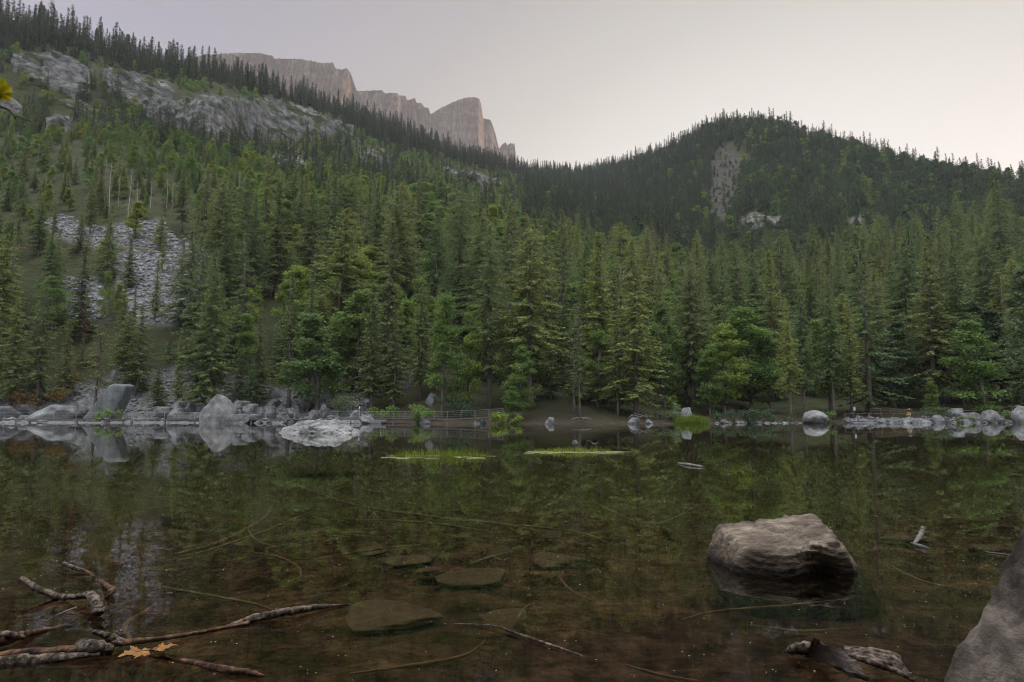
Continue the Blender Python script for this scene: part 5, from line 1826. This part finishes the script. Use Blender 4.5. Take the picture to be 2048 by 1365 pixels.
# ------------------------------------------------------------------ driftwood, read off the photo at water level
M['wet_bark'] = surf_mat('wet bark', [(0.36, (0.014, 0.010, 0.007)), (0.48, (0.065, 0.047, 0.035)), (0.62, (0.21, 0.165, 0.13))], 34.0, 6, 0.65, 1.0, 60, bump_dist=.012, spec=.12)
M['red_wood'] = surf_mat('wet reddish wood', [(0.36, (0.018, 0.010, 0.007)), (0.5, (0.070, 0.036, 0.021)), (0.68, (0.19, 0.098, 0.056))], 26.0, 6, 0.6, 0.9, 50, bump_dist=.008, spec=.12)
M['sunk_wood'] = surf_mat('sunken silted wood', [(0.3, (0.055, 0.046, 0.026)), (0.7, (0.155, 0.130, 0.075))], 8.0, 4, 0.9, 0.2)
M['sunk_red'] = surf_mat('sunken reddish wood', [(0.3, (0.055, 0.034, 0.020)), (0.7, (0.135, 0.082, 0.048))], 8.0, 4, 0.9, 0.2)


def wpt(u, v, z=0.0):
    return Vector(on_level(u, v, z))


def limb(mb, pix, radii, n=14, seed=0, wob=.12, sub=9):
    """A gnarled limb: ridged along its length, swollen and pinched, flattened a little."""
    pts = smooth_path([wpt(*p) for p in pix], sub)
    radii = [q * .70 for q in radii]
    m = len(pts)
    t_ = np.linspace(0, len(radii) - 1, m)
    rad = np.interp(t_, np.arange(len(radii)), radii)
    length = sum((b - a).length for a, b in zip(pts, pts[1:]))
    b0 = len(mb.v)
    rs = random.Random(seed)
    off = rs.uniform(0, 50)
    for i in range(1, m - 1):
        pts[i] = pts[i] + Vector((rs.uniform(-1, 1), rs.uniform(-1, 1), rs.uniform(-.6, .6))) * float(rad[i]) * .22
    up = Vector((0, 0, 1))
    for i, p in enumerate(pts):
        d = (pts[min(i + 1, m - 1)] - pts[max(i - 1, 0)]).normalized()
        a = d.cross(up)
        a = a.normalized() if a.length > 1e-3 else Vector((1, 0, 0))
        b = a.cross(d)
        ang = np.arange(n) * 2 * np.pi / n
        s = length * i / (m - 1)
        ridge = fbm(P3(np.cos(ang) * 2.6 + off, np.sin(ang) * 2.6, np.full(n, s * 7)), 3, seed) * .38 + fbm(P3(np.cos(ang) + off, np.sin(ang), np.full(n, s * 22)), 2, seed + 4) * .22
        for k in range(n):
            rr_ = float(rad[i]) * (1 + float(ridge[k]))
            mb.v.append(tuple(p + a * math.cos(ang[k]) * rr_ + b * math.sin(ang[k]) * rr_ * .85))
    for i in range(m - 1):
        for k in range(n):
            mb.f.append((b0 + i * n + k, b0 + i * n + (k + 1) % n, b0 + (i + 1) * n + (k + 1) % n, b0 + (i + 1) * n + k))
    mb.f.append(tuple(b0 + k for k in reversed(range(n))))
    mb.f.append(tuple(b0 + (m - 1) * n + k for k in range(n)))


def wood(name, label, parts, cat='branch', group='branches in the shallow water'):
    """parts: (part name, material, pixel path, radii)"""
    c = wpt(*parts[0][2][0])
    root = empty(name, (c.x, c.y, 0))
    tag(root, label, cat, group)
    for k, (pn, mt, pix, radii) in enumerate(parts):
        mb = MB()
        limb(mb, pix, radii, seed=k + len(label))
        mb.v = [(p[0] - c.x, p[1] - c.y, p[2]) for p in mb.v]
        link(pn, mb.mesh(pn, M[mt], True), root)
    return root


wood('fallen_branch', 'long fallen branch with peeling bark lying across the lower left', [
    ('stem', 'red_wood', [(-40, 1318, .01), (60, 1304, .02), (165, 1298, .025), (240, 1286, .03), (330, 1277, .02), (450, 1255, .005), (500, 1245, .01)], [.030, .026, .030, .024, .016, .012, .018]),
    ('peeling_bark', 'wet_bark', [(445, 1256, .0), (500, 1238, .012), (560, 1226, .03), (620, 1216, .025), (660, 1212, .012), (700, 1209, .0)], [.008, .030, .036, .028, .014, .006]),
    ('knot', 'wet_bark', [(160, 1290, .035), (185, 1296, .04), (225, 1300, .02)], [.034, .050, .030]),
    ('stub', 'wet_bark', [(248, 1288, .02), (218, 1274, .06), (186, 1263, .09)], [.034, .026, .016]),
])
wood('fallen_branch', 'split trunk piece entering from the left edge below the long branch', [('stem', 'wet_bark', [(-60, 1330, .0), (40, 1322, .0), (120, 1316, .01), (200, 1308, .02)], [.05, .042, .03, .012])])
wood('crooked_branch', 'crooked dark branch bent like an elbow at the left', [
    ('stem', 'wet_bark', [(44, 1156, .10), (70, 1176, .06), (112, 1192, .02), (150, 1194, .03), (180, 1190, .05), (192, 1205, .05), (200, 1226, .02)], [.020, .030, .028, .026, .034, .036, .030]),
    ('side_shoot', 'red_wood', [(128, 1192, .01), (104, 1201, .0), (78, 1211, -.02)], [.020, .016, .008]),
    ('broken_end', 'wet_bark', [(192, 1224, .03), (208, 1221, .05)], [.034, .020]),
])
wood('broken_branch', 'thin broken branch with splintered ends above the crooked one', [
    ('stem', 'red_wood', [(132, 1132, .03), (172, 1142, .015), (195, 1158, -.01), (215, 1172, .02), (224, 1182, .03), (214, 1196, .0), (205, 1206, -.03)], [.014, .014, .010, .022, .024, .016, .010]),
    ('splintered_end', 'wet_bark', [(128, 1127, .04), (150, 1136, .03), (172, 1143, .01)], [.024, .020, .008]),
])
wood('fallen_branch', 'reddish log end entering from the left edge above the long branch', [('stem', 'red_wood', [(-60, 1290, .03), (20, 1276, .03), (70, 1264, .01), (170, 1246, -.03)], [.045, .038, .022, .012]),
                                                                                    ('broken_face', 'wet_bark', [(-30, 1272, .05), (20, 1270, .05), (50, 1276, .02)], [.02, .026, .014])])
wood('fallen_branch', 'reddish branch pointing to the right below the yellow leaf', [('stem', 'red_wood', [(300, 1312, -.03), (390, 1326, .0), (450, 1338, .012), (500, 1346, .012), (530, 1352, .0)], [.010, .018, .022, .020, .006])])
wood('thin_twig', 'thin grey twig afloat right of the big flat stone', [('stem', 'wet_bark', [(908, 1247, .0), (985, 1252, .012), (1030, 1266, .012), (1100, 1290, .01), (1165, 1312, .0)], [.003, .006, .010, .010, .005]),
                                                               ('side_shoot', 'wet_bark', [(1082, 1284, .005), (1072, 1288, .0)], [.006, .004])], 'twig')
wood('wood_stub', 'small pale wood stub sticking out of the water by the boulder', [('stem', 'grey_wood', [(1848, 1054, .10), (1842, 1068, .05), (1828, 1088, .0)], [.030, .026, .018]), ('foot', 'grey_wood', [(1822, 1086, .0), (1840, 1092, .01), (1864, 1099, -.01)], [.008, .022, .006])], 'driftwood')
wood('thin_twig', 'short pale stick afloat left of the corner boulder', [('stem', 'grey_wood', [(1972, 1104, .005), (2024, 1111, .005)], [.006, .005])], 'twig')
wood('thin_twig', 'thin stick leaning under the crooked branch', [('stem', 'grey_wood', [(154, 1214, .02), (120, 1228, .0), (85, 1246, -.03)], [.006, .005, .004])], 'twig')

# slab of wood and ribbed bark at the lower right
M['slate_wood'] = surf_mat('smooth grey split wood', [(0.3, (0.035, 0.027, 0.022)), (0.52, (0.085, 0.068, 0.058)), (0.7, (0.16, 0.115, 0.08))], 9.0, 6, 0.6, 0.8, 30, (1, 3, 1), bump_dist=.01, spec=.2)
root = empty('driftwood_slab', wpt(1690, 1320))
tag(root, 'broken driftwood slab with ribbed bark lying in the water at the lower right', 'driftwood')
inv = root.location.copy()
gA, gB, gC, gD = (wpt(*p) for p in ((1628, 1276, .105), (1694, 1303, .06), (1738, 1359, .002), (1612, 1307, .012)))
NU_, NV_ = 26, 14
gv = []
for side in (0, 1):
    for i in range(NU_):
        for j in range(NV_):
            a_, b_ = i / (NU_ - 1), j / (NV_ - 1)
            p = gD.lerp(gC, a_).lerp(gA.lerp(gB, a_), b_ * (1 - .25 * a_ * a_))
            gr = float(fbm(np.array([[a_ * 3, b_ * 16, 3.0]]), 3, 9)[0]) * .010 + float(fbm(np.array([[a_ * 9, b_ * 9, 7.0]]), 2, 10)[0]) * .006
            e_ = .012 * float(fbm(np.array([[a_ * 7, b_ * 7, 1.0 + side]]), 2, 12)[0]) * (i in (0, NU_ - 1) or j in (0, NV_ - 1))
            gv.append(tuple(p - inv + Vector((e_, .014 * side, gr - .018 * side + e_))))
gf = []
Q_ = NU_ * NV_
for i in range(NU_ - 1):
    for j in range(NV_ - 1):
        q = i * NV_ + j
        gf += [(q, q + NV_, q + NV_ + 1, q + 1), (Q_ + q, Q_ + q + 1, Q_ + q + NV_ + 1, Q_ + q + NV_)]
for i in range(NU_ - 1):
    for j in (0, NV_ - 1):
        q = i * NV_ + j
        gf.append((q, q + NV_, Q_ + q + NV_, Q_ + q))
for j in range(NV_ - 1):
    for i in (0, NU_ - 1):
        q = i * NV_ + j
        gf.append((q, q + 1, Q_ + q + 1, Q_ + q))
me = bpy.data.meshes.new('split_face')
me.from_pydata(gv, [], gf)
me.materials.append(M['slate_wood'])
bm = bmesh.new(); bm.from_mesh(me); bmesh.ops.recalc_face_normals(bm, faces=bm.faces); bm.to_mesh(me); bm.free()
link('split_face', me, root)
mb = MB()
rr = random.Random(12)
for k in range(7):                                             # ribs of bark side by side
    f_ = k / 6
    limb(mb, [(1688 + 8 * f_, 1294 + 16 * f_, .055 - .01 * f_), (1740, 1302 + 22 * f_, .06 - .012 * f_), (1792 - 6 * f_, 1314 + 26 * f_, .045 - .02 * f_), (1800 + 30 * f_, 1325 + 36 * f_, .02 - .02 * f_)], [.012, .022, .022, .010], 7, k, .25, 6)
mb.v = [(p[0] - inv.x, p[1] - inv.y, p[2]) for p in mb.v]
link('ribbed_bark', mb.mesh('ribbed_bark', M['wet_bark'], True), root)
mb = MB()
limb(mb, [(1572, 1303, .01), (1590, 1296, .04), (1618, 1294, .05), (1640, 1304, .02)], [.014, .030, .034, .012], 8, 3, .3)
limb(mb, [(1580, 1306, .0), (1600, 1304, .02), (1636, 1314, .0)], [.010, .020, .008], 8, 4, .3)
mb.v = [(p[0] - inv.x, p[1] - inv.y, p[2]) for p in mb.v]
link('frayed_end', mb.mesh('frayed_end', M['wet_bark'], True), root)

# ------------------------------------------------------------------ sunken branches and stones
SUNK = [
    ([(598, 973), (700, 1008), (850, 1032), (1000, 1048), (1090, 1066)], .030, 'sunk_wood', 'long sunken pole running right from the middle of the lake bed'),
    ([(690, 1038), (850, 1046), (1000, 1066)], .020, 'sunk_wood', 'straight sunken branch just below the long pole'),
    ([(350, 1110), (430, 1088), (490, 1060), (530, 1034), (545, 1010)], .030, 'sunk_wood', 'thick curved sunken branch left of the long pole'),
    ([(492, 1056), (515, 1082), (562, 1096)], .016, 'sunk_wood', 'sunken side branch forking from the thick curved one'),
    ([(500, 1104), (560, 1116), (596, 1134), (602, 1156)], .018, 'sunk_red', 'hook-shaped orange sunken branch'),
    ([(300, 1170), (400, 1188), (500, 1206), (545, 1220)], .014, 'sunk_wood', 'slim sunken branch ending at the peeling bark'),
    ([(940, 1128), (990, 1112), (1052, 1098)], .016, 'sunk_wood', 'pale sunken stick between the flat stones'),
    ([(976, 1110), (1006, 1122)], .014, 'sunk_red', 'short orange sunken stick crossing the pale one'),
    ([(880, 1038), (1050, 1052), (1160, 1066), (1232, 1092)], .018, 'sunk_wood', 'long sunken branch above the right flat stone'),
    ([(1118, 1152), (1140, 1180), (1185, 1202)], .014, 'sunk_red', 'small bent sunken branch in the middle'),
    ([(1362, 1240), (1440, 1222), (1560, 1212), (1700, 1198)], .012, 'sunk_red', 'long reddish sunken branch below the brown boulder'),
    ([(1780, 1132), (1850, 1164), (1940, 1182)], .014, 'sunk_wood', 'sunken branch right of the brown boulder'),
    ([(1180, 1000), (1262, 1040), (1340, 1050)], .022, 'sunk_wood', 'sunken branch left of the brown boulder'),
    ([(700, 1348), (830, 1330), (930, 1310), (972, 1280)], .012, 'sunk_red', 'curved sunken branch at the bottom centre'),
    ([(1036, 1238), (1050, 1216), (1070, 1206)], .014, 'sunk_wood', 'stubby sunken stick above the grey twig'),
    ([(262, 1284), (250, 1252), (286, 1226), (316, 1206)], .022, 'sunk_red', 'arched sunken branch rising behind the yellow leaf'),
    ([(360, 984), (430, 1000), (500, 998), (520, 1014)], .022, 'sunk_wood', 'sunken branch at the far left of the tangle'),
    ([(640, 1016), (560, 1050), (420, 1100), (330, 1118)], .018, 'sunk_wood', 'long sunken branch crossing under the thick curved one'),
    ([(620, 1120), (760, 1098), (880, 1086)], .014, 'sunk_red', 'orange sunken stick behind the left flat stone'),
    ([(1700, 985), (1760, 1008), (1840, 1014)], .020, 'sunk_wood', 'sunken branch beyond the brown boulder'),
    ([(1400, 1010), (1340, 1040), (1300, 1048)], .018, 'sunk_wood', 'short sunken branch beyond the brown boulder to its left'),
    ([(240, 985), (330, 1000), (420, 1030)], .018, 'sunk_wood', 'faint sunken branch nearest the left edge'),
    ([(520, 1100), (650, 1078), (760, 1070)], .014, 'sunk_wood', 'thin sunken branch pointing at the flat stones'),
    ([(1500, 1250), (1600, 1262), (1700, 1256)], .010, 'sunk_wood', 'faint dark sunken twig above the driftwood slab'),
    ([(1250, 1330), (1330, 1352), (1400, 1362)], .010, 'sunk_red', 'faint sunken twig at the bottom right of centre'),
]
for k, (pix, rad, mt, lab) in enumerate(SUNK):
    zz = [-.10 if k not in (10, 13, 15) else -.06] * len(pix)
    pts = []
    for (u, v) in pix:
        p0 = wpt(u, v)
        d = min(-0.05, bed_z(p0.x, p0.y) * .55)
        pts.append((u, v, d))
    wood('sunken_branch', lab, [('stem', mt, pts, [rad * .7, rad, rad * .9, rad * .4])], 'sunken branch', 'branches lying under water')

STONES_BED = [(805, 1112, 104, 18, 'left flat stone under water'), (1118, 1110, 112, 20, 'right flat stone under water'), (935, 1142, 130, 24, 'rounded flat stone under water between the other two'), (862, 1133, 54, 14, 'small pale stone under water beside the rounded flat one'),
              (738, 1094, 62, 16, 'dim stone under water behind the left flat stone'), (785, 1218, 196, 52, 'biggest flat stone under water at the tip of the peeling branch'), (1000, 1222, 96, 18, 'dim flat stone under water right of the biggest one'),
              (1822, 1068, 90, 18, 'flat stone under water beyond the wood stub'), (1968, 1088, 62, 10, 'small flat stone under water left of the corner boulder'), (865, 1108, 30, 7, 'tiny pale stone under water between the flat ones'), (1100, 1060, 40, 12, 'small stone under water above the right flat stone')]
for k, (u, v, w, h, lab) in enumerate(STONES_BED):
    p0 = wpt(u, v)
    zb = bed_z(p0.x, p0.y)
    p = wpt(u, v, zb * .8)
    sx = w / F * p.y / 2
    sy = min(h / F * p.y * p.y / (1.0 - zb * .8) / 2, sx * 1.3)
    o = link('sunken_stone', bpy.data.meshes.get('bed_stone%d' % (k % 4)) or mesh_np('bed_stone%d' % (k % 4), *rock_arrays(720 + k % 4, None, 4, 9, .04, 0), [M['rock_bed']]), None, (p.x, p.y, zb * .95), (0, 0, random.uniform(-.2, .2)), (sx * 1.1, sy * .95, abs(zb) * .14))
    tag(o, 'flat silted ' + lab if 'flat' not in lab else lab, 'stone', 'stones lying under water')

# ------------------------------------------------------------------ leaves
def maple_leaf(size):
    """Lobed outline, slightly cupped, with a stalk."""
    half = [(0.0, -.30), (.10, -.34), (.34, -.50), (.30, -.30), (.52, -.26), (.42, -.12), (.80, .02), (.62, .10), (.88, .30), (.62, .30), (.58, .44), (.34, .30), (.30, .52), (.38, .64), (.20, .68), (.12, .88), (0, 1.0)]
    out = half + [(-x, y) for x, y in reversed(half[1:-1])]
    bm = bmesh.new()
    vs = [bm.verts.new((x * size, y * size, 0)) for x, y in out]
    c = bm.verts.new((0, 0, 0))
    for i in range(len(vs)):
        bm.faces.new((c, vs[i], vs[(i + 1) % len(vs)]))
    bmesh.ops.subdivide_edges(bm, edges=bm.edges, cuts=2, use_grid_fill=True)
    for q in bm.verts:
        r_ = math.hypot(q.co.x, q.co.y) / size
        q.co.z += size * (.10 * r_ * math.sin(7 * math.atan2(q.co.y, q.co.x)) + .06 * r_ * r_)
    me = bpy.data.meshes.new('maple_leaf')
    bm.to_mesh(me)
    bm.free()
    return me


M['yellow_leaf'] = surf_mat('yellow autumn leaf', [(0.3, (0.13, 0.045, 0.006)), (0.5, (0.24, 0.105, 0.012)), (0.7, (0.33, 0.17, 0.022))], 9.0, 5, 0.5, 0.3, 20, bump_dist=.004)
M['green_leaf'] = foliage_mat('yellow green maple leaf', [(0.0, (0.30, 0.32, 0.02)), (1.0, (0.42, 0.36, 0.02))], 0.5)
leaf_me = maple_leaf(.088)
leaf_me.materials.append(M['yellow_leaf'])
stalk = MB(); stalk.tube([(0, -.02, .004), (.01, -.08, .012), (.02, -.13, .02)], [.0022, .002, .0016], 5)
stalk_me = stalk.mesh('stalk', M['red_wood'], True)
for k, (u, v, rot, sc, lab) in enumerate([(282, 1306, 2.3, 1.0, 'larger yellow maple leaf afloat by the long branch'), (322, 1302, -.9, .78, 'smaller yellow maple leaf overlapping the larger one on its right')]):
    p = wpt(u, v, .012)
    o = link('floating_leaf', leaf_me, None, (p.x, p.y, .014 + .008 * k), (.05, -.04, rot), (sc, sc, sc))
    tag(o, lab, 'leaf', 'yellow leaves on the water')
    link('stalk', stalk_me, o)

# overhanging maple twig at the upper left, growing on a bank tree out of the picture
root = empty('overhanging_branch', (-3.4, .9, .4))
tag(root, 'overhanging maple branch with yellow green leaves entering at the upper left', 'branch')
inv = root.location.copy()
mb = MB()
mb.tube(smooth_path([(-3.4, .9, -.2), (-3.35, .95, 1.2), (-3.2, 1.1, 2.4), (-3.1, 1.4, 3.4), (-3.2, 1.2, 5.2)], 4), [.13, .125, .12, .115, .11, .105, .1, .095, .09, .08, .075, .07, .06, .05, .04, .03, .02], 9, .06, 2)
a0 = Vector((-3.13, 1.3, 3.1))
mb.tube(smooth_path([a0, Vector(at(-220, 150, 2.6)), Vector(at(-40, 168, 2.6))], 5), [.03, .027, .024, .02, .017, .014, .012, .010, .008, .006, .004], 6, .05, 3)
mb.tube(smooth_path([a0 - Vector((0, 0, .25)), Vector(at(-160, 170, 2.7)), Vector(at(0, 213, 2.7)), Vector(at(28, 230, 2.7)), Vector(at(62, 244, 2.7))], 4), [.024, .021, .018, .015, .012, .010, .008, .006, .005, .005, .0045, .004, .004, .0035, .003, .0025, .002], 6, .05, 4)
mb.v = [tuple(Vector(p) - inv) for p in mb.v]
link('bough', mb.mesh('bough', M['bark'], True), root)
gl_me = maple_leaf(.052)
gl_me.materials.append(M['green_leaf'])
rr = random.Random(6)
for k in range(26):
    u, v = (rr.uniform(-16, 8), rr.uniform(172, 192)) if k < 5 else (rr.uniform(-300, -30), rr.uniform(60, 230))
    p = Vector(at(u, v, 2.6 + rr.uniform(-.1, .12)))
    link('leaf', gl_me, root, p - inv, (rr.uniform(.4, 1.6), rr.uniform(-.6, .6), rr.uniform(0, 6.28)), (1, 1, 1))
mb = MB()
p = Vector(at(30, 232, 2.69)) - inv
mb.tube([p, p + Vector((.004, 0, -.016))], [.006, .002], 6)
link('bud', mb.mesh('bud', M['sunk_red'], True), root)

# ------------------------------------------------------------------ grass islets, floating bits
M['mat'] = surf_mat('floating straw mat', [(0.3, (0.17, 0.155, 0.07)), (0.7, (0.32, 0.30, 0.16))], 6.0, 4, 0.8, 0.3)
r = np.random.default_rng(17)


def grass_islet(label, u, v, rx, ry, n, h0, h1, mat_strips, off=0.0):
    p = wpt(u, v)
    root = empty('grass_islet', (p.x, p.y, 0))
    tag(root, label, 'grass', 'grass islets in the lake')
    vf = blades(r, n, 0, 0, rx, ry, h0, h1, .016, .22, -.03)
    o = link('blades', mesh_np('blades', vf[0], vf[1], [M['reed']], smooth=False), root)
    o['kind'] = 'stuff'
    mb = MB()
    for k in range(mat_strips):
        a = r.uniform(-1.05, 1.15) * rx
        b = r.uniform(-1.0, .3) * ry
        mb.box((a, b, .004 + r.uniform(0, .012)), (r.uniform(.08, .5), r.uniform(.04, .22), .008), r.uniform(-.3, .3))
    o = link('straw_mat', mb.mesh('straw_mat', M['mat']), root)
    o['kind'] = 'stuff'


grass_islet('left grass islet with tall sparse green blades', 880, 914, 1.25, .9, 520, .10, .34, 26)
grass_islet('right grass islet with yellow straw rim', 1145, 905, 1.20, .8, 620, .08, .24, 90)
mb = MB()
limb(mb, [(1356, 927, .01), (1380, 930, .02), (1405, 934, .01)], [.03, .055, .035], 8, 1)
tag(link('floating_log', mb.mesh('floating_log', M['grey_wood'], True)), 'short pale log afloat right of the grass islets', 'log')
mb = MB()
limb(mb, [(1172, 890, .0), (1176, 882, .16), (1184, 886, .08), (1188, 888, .12), (1196, 886, .06)], [.03, .028, .022, .03, .012], 7, 2)
limb(mb, [(1188, 887, .10), (1191, 893, .0)], [.02, .014], 6, 3)
tag(link('root_snag', mb.mesh('root_snag', M['grey_wood'], True)), 'crooked grey root snag on the right grass islet', 'driftwood')
o = set_rock('islet_stone', 1144, 1157, 880, 893, 22.5, 'small grey stone on the right grass islet', 'stone', group='rocks along the shore', var=1)

n = 620
u = r.uniform(-80, 2130, n)
v = 880 + 485 * r.random(n) ** 1.3
k = 150
u[:k] = r.normal(1400, 160, k); v[:k] = r.normal(922, 14, k)
k2 = 60
u[k:k + k2] = r.normal(900, 90, k2); v[k:k + k2] = r.normal(926, 8, k2)
mb = MB()
for a, b in zip(u, v):
    if b < 872:
        continue
    p = wpt(float(a), float(min(b, 1362)))
    s = float(r.uniform(.0012, .0024)) * (1 + p.y * .28)
    base = len(mb.v)
    for t_ in range(6):
        an = t_ * math.pi / 3
        mb.v.append((p.x + math.cos(an) * s * r.uniform(.7, 1.5), p.y + math.sin(an) * s * r.uniform(.7, 1.3), .003))
    mb.v.append((p.x, p.y, .005))
    mb.f += [(base + q, base + (q + 1) % 6, base + 6) for q in range(6)]
M['speck'] = surf_mat('pale floating seeds', [(0.3, (0.25, 0.24, 0.20)), (0.7, (0.36, 0.35, 0.29))], 6.0, 2, 0.8, 0.0)
tag(link('floating_debris', mb.mesh('floating_debris', M['speck'])), 'pale seeds and specks scattered over the water', kind='stuff')

# ------------------------------------------------------------------ evening haze
def haze():
    mb = MB()
    lo, hi = (-4200, -420, -80), (5200, 5600, 2050)
    mb.box([(a + b) / 2 for a, b in zip(lo, hi)], [b - a for a, b in zip(lo, hi)])
    m, t, out = new_mat('evening haze')
    v = nd(t, 'ShaderNodeVolumePrincipled')
    v.inputs['Color'].default_value = (0.92, 0.93, 0.97, 1)
    v.inputs['Density'].default_value = 0.000065
    v.inputs['Anisotropy'].default_value = 0.0
    t.links.new(v.outputs[0], out.inputs['Volume'])
    o = link('haze', mb.mesh('haze', m))
    tag(o, 'thin warm evening haze filling the valley', kind='stuff')


haze()
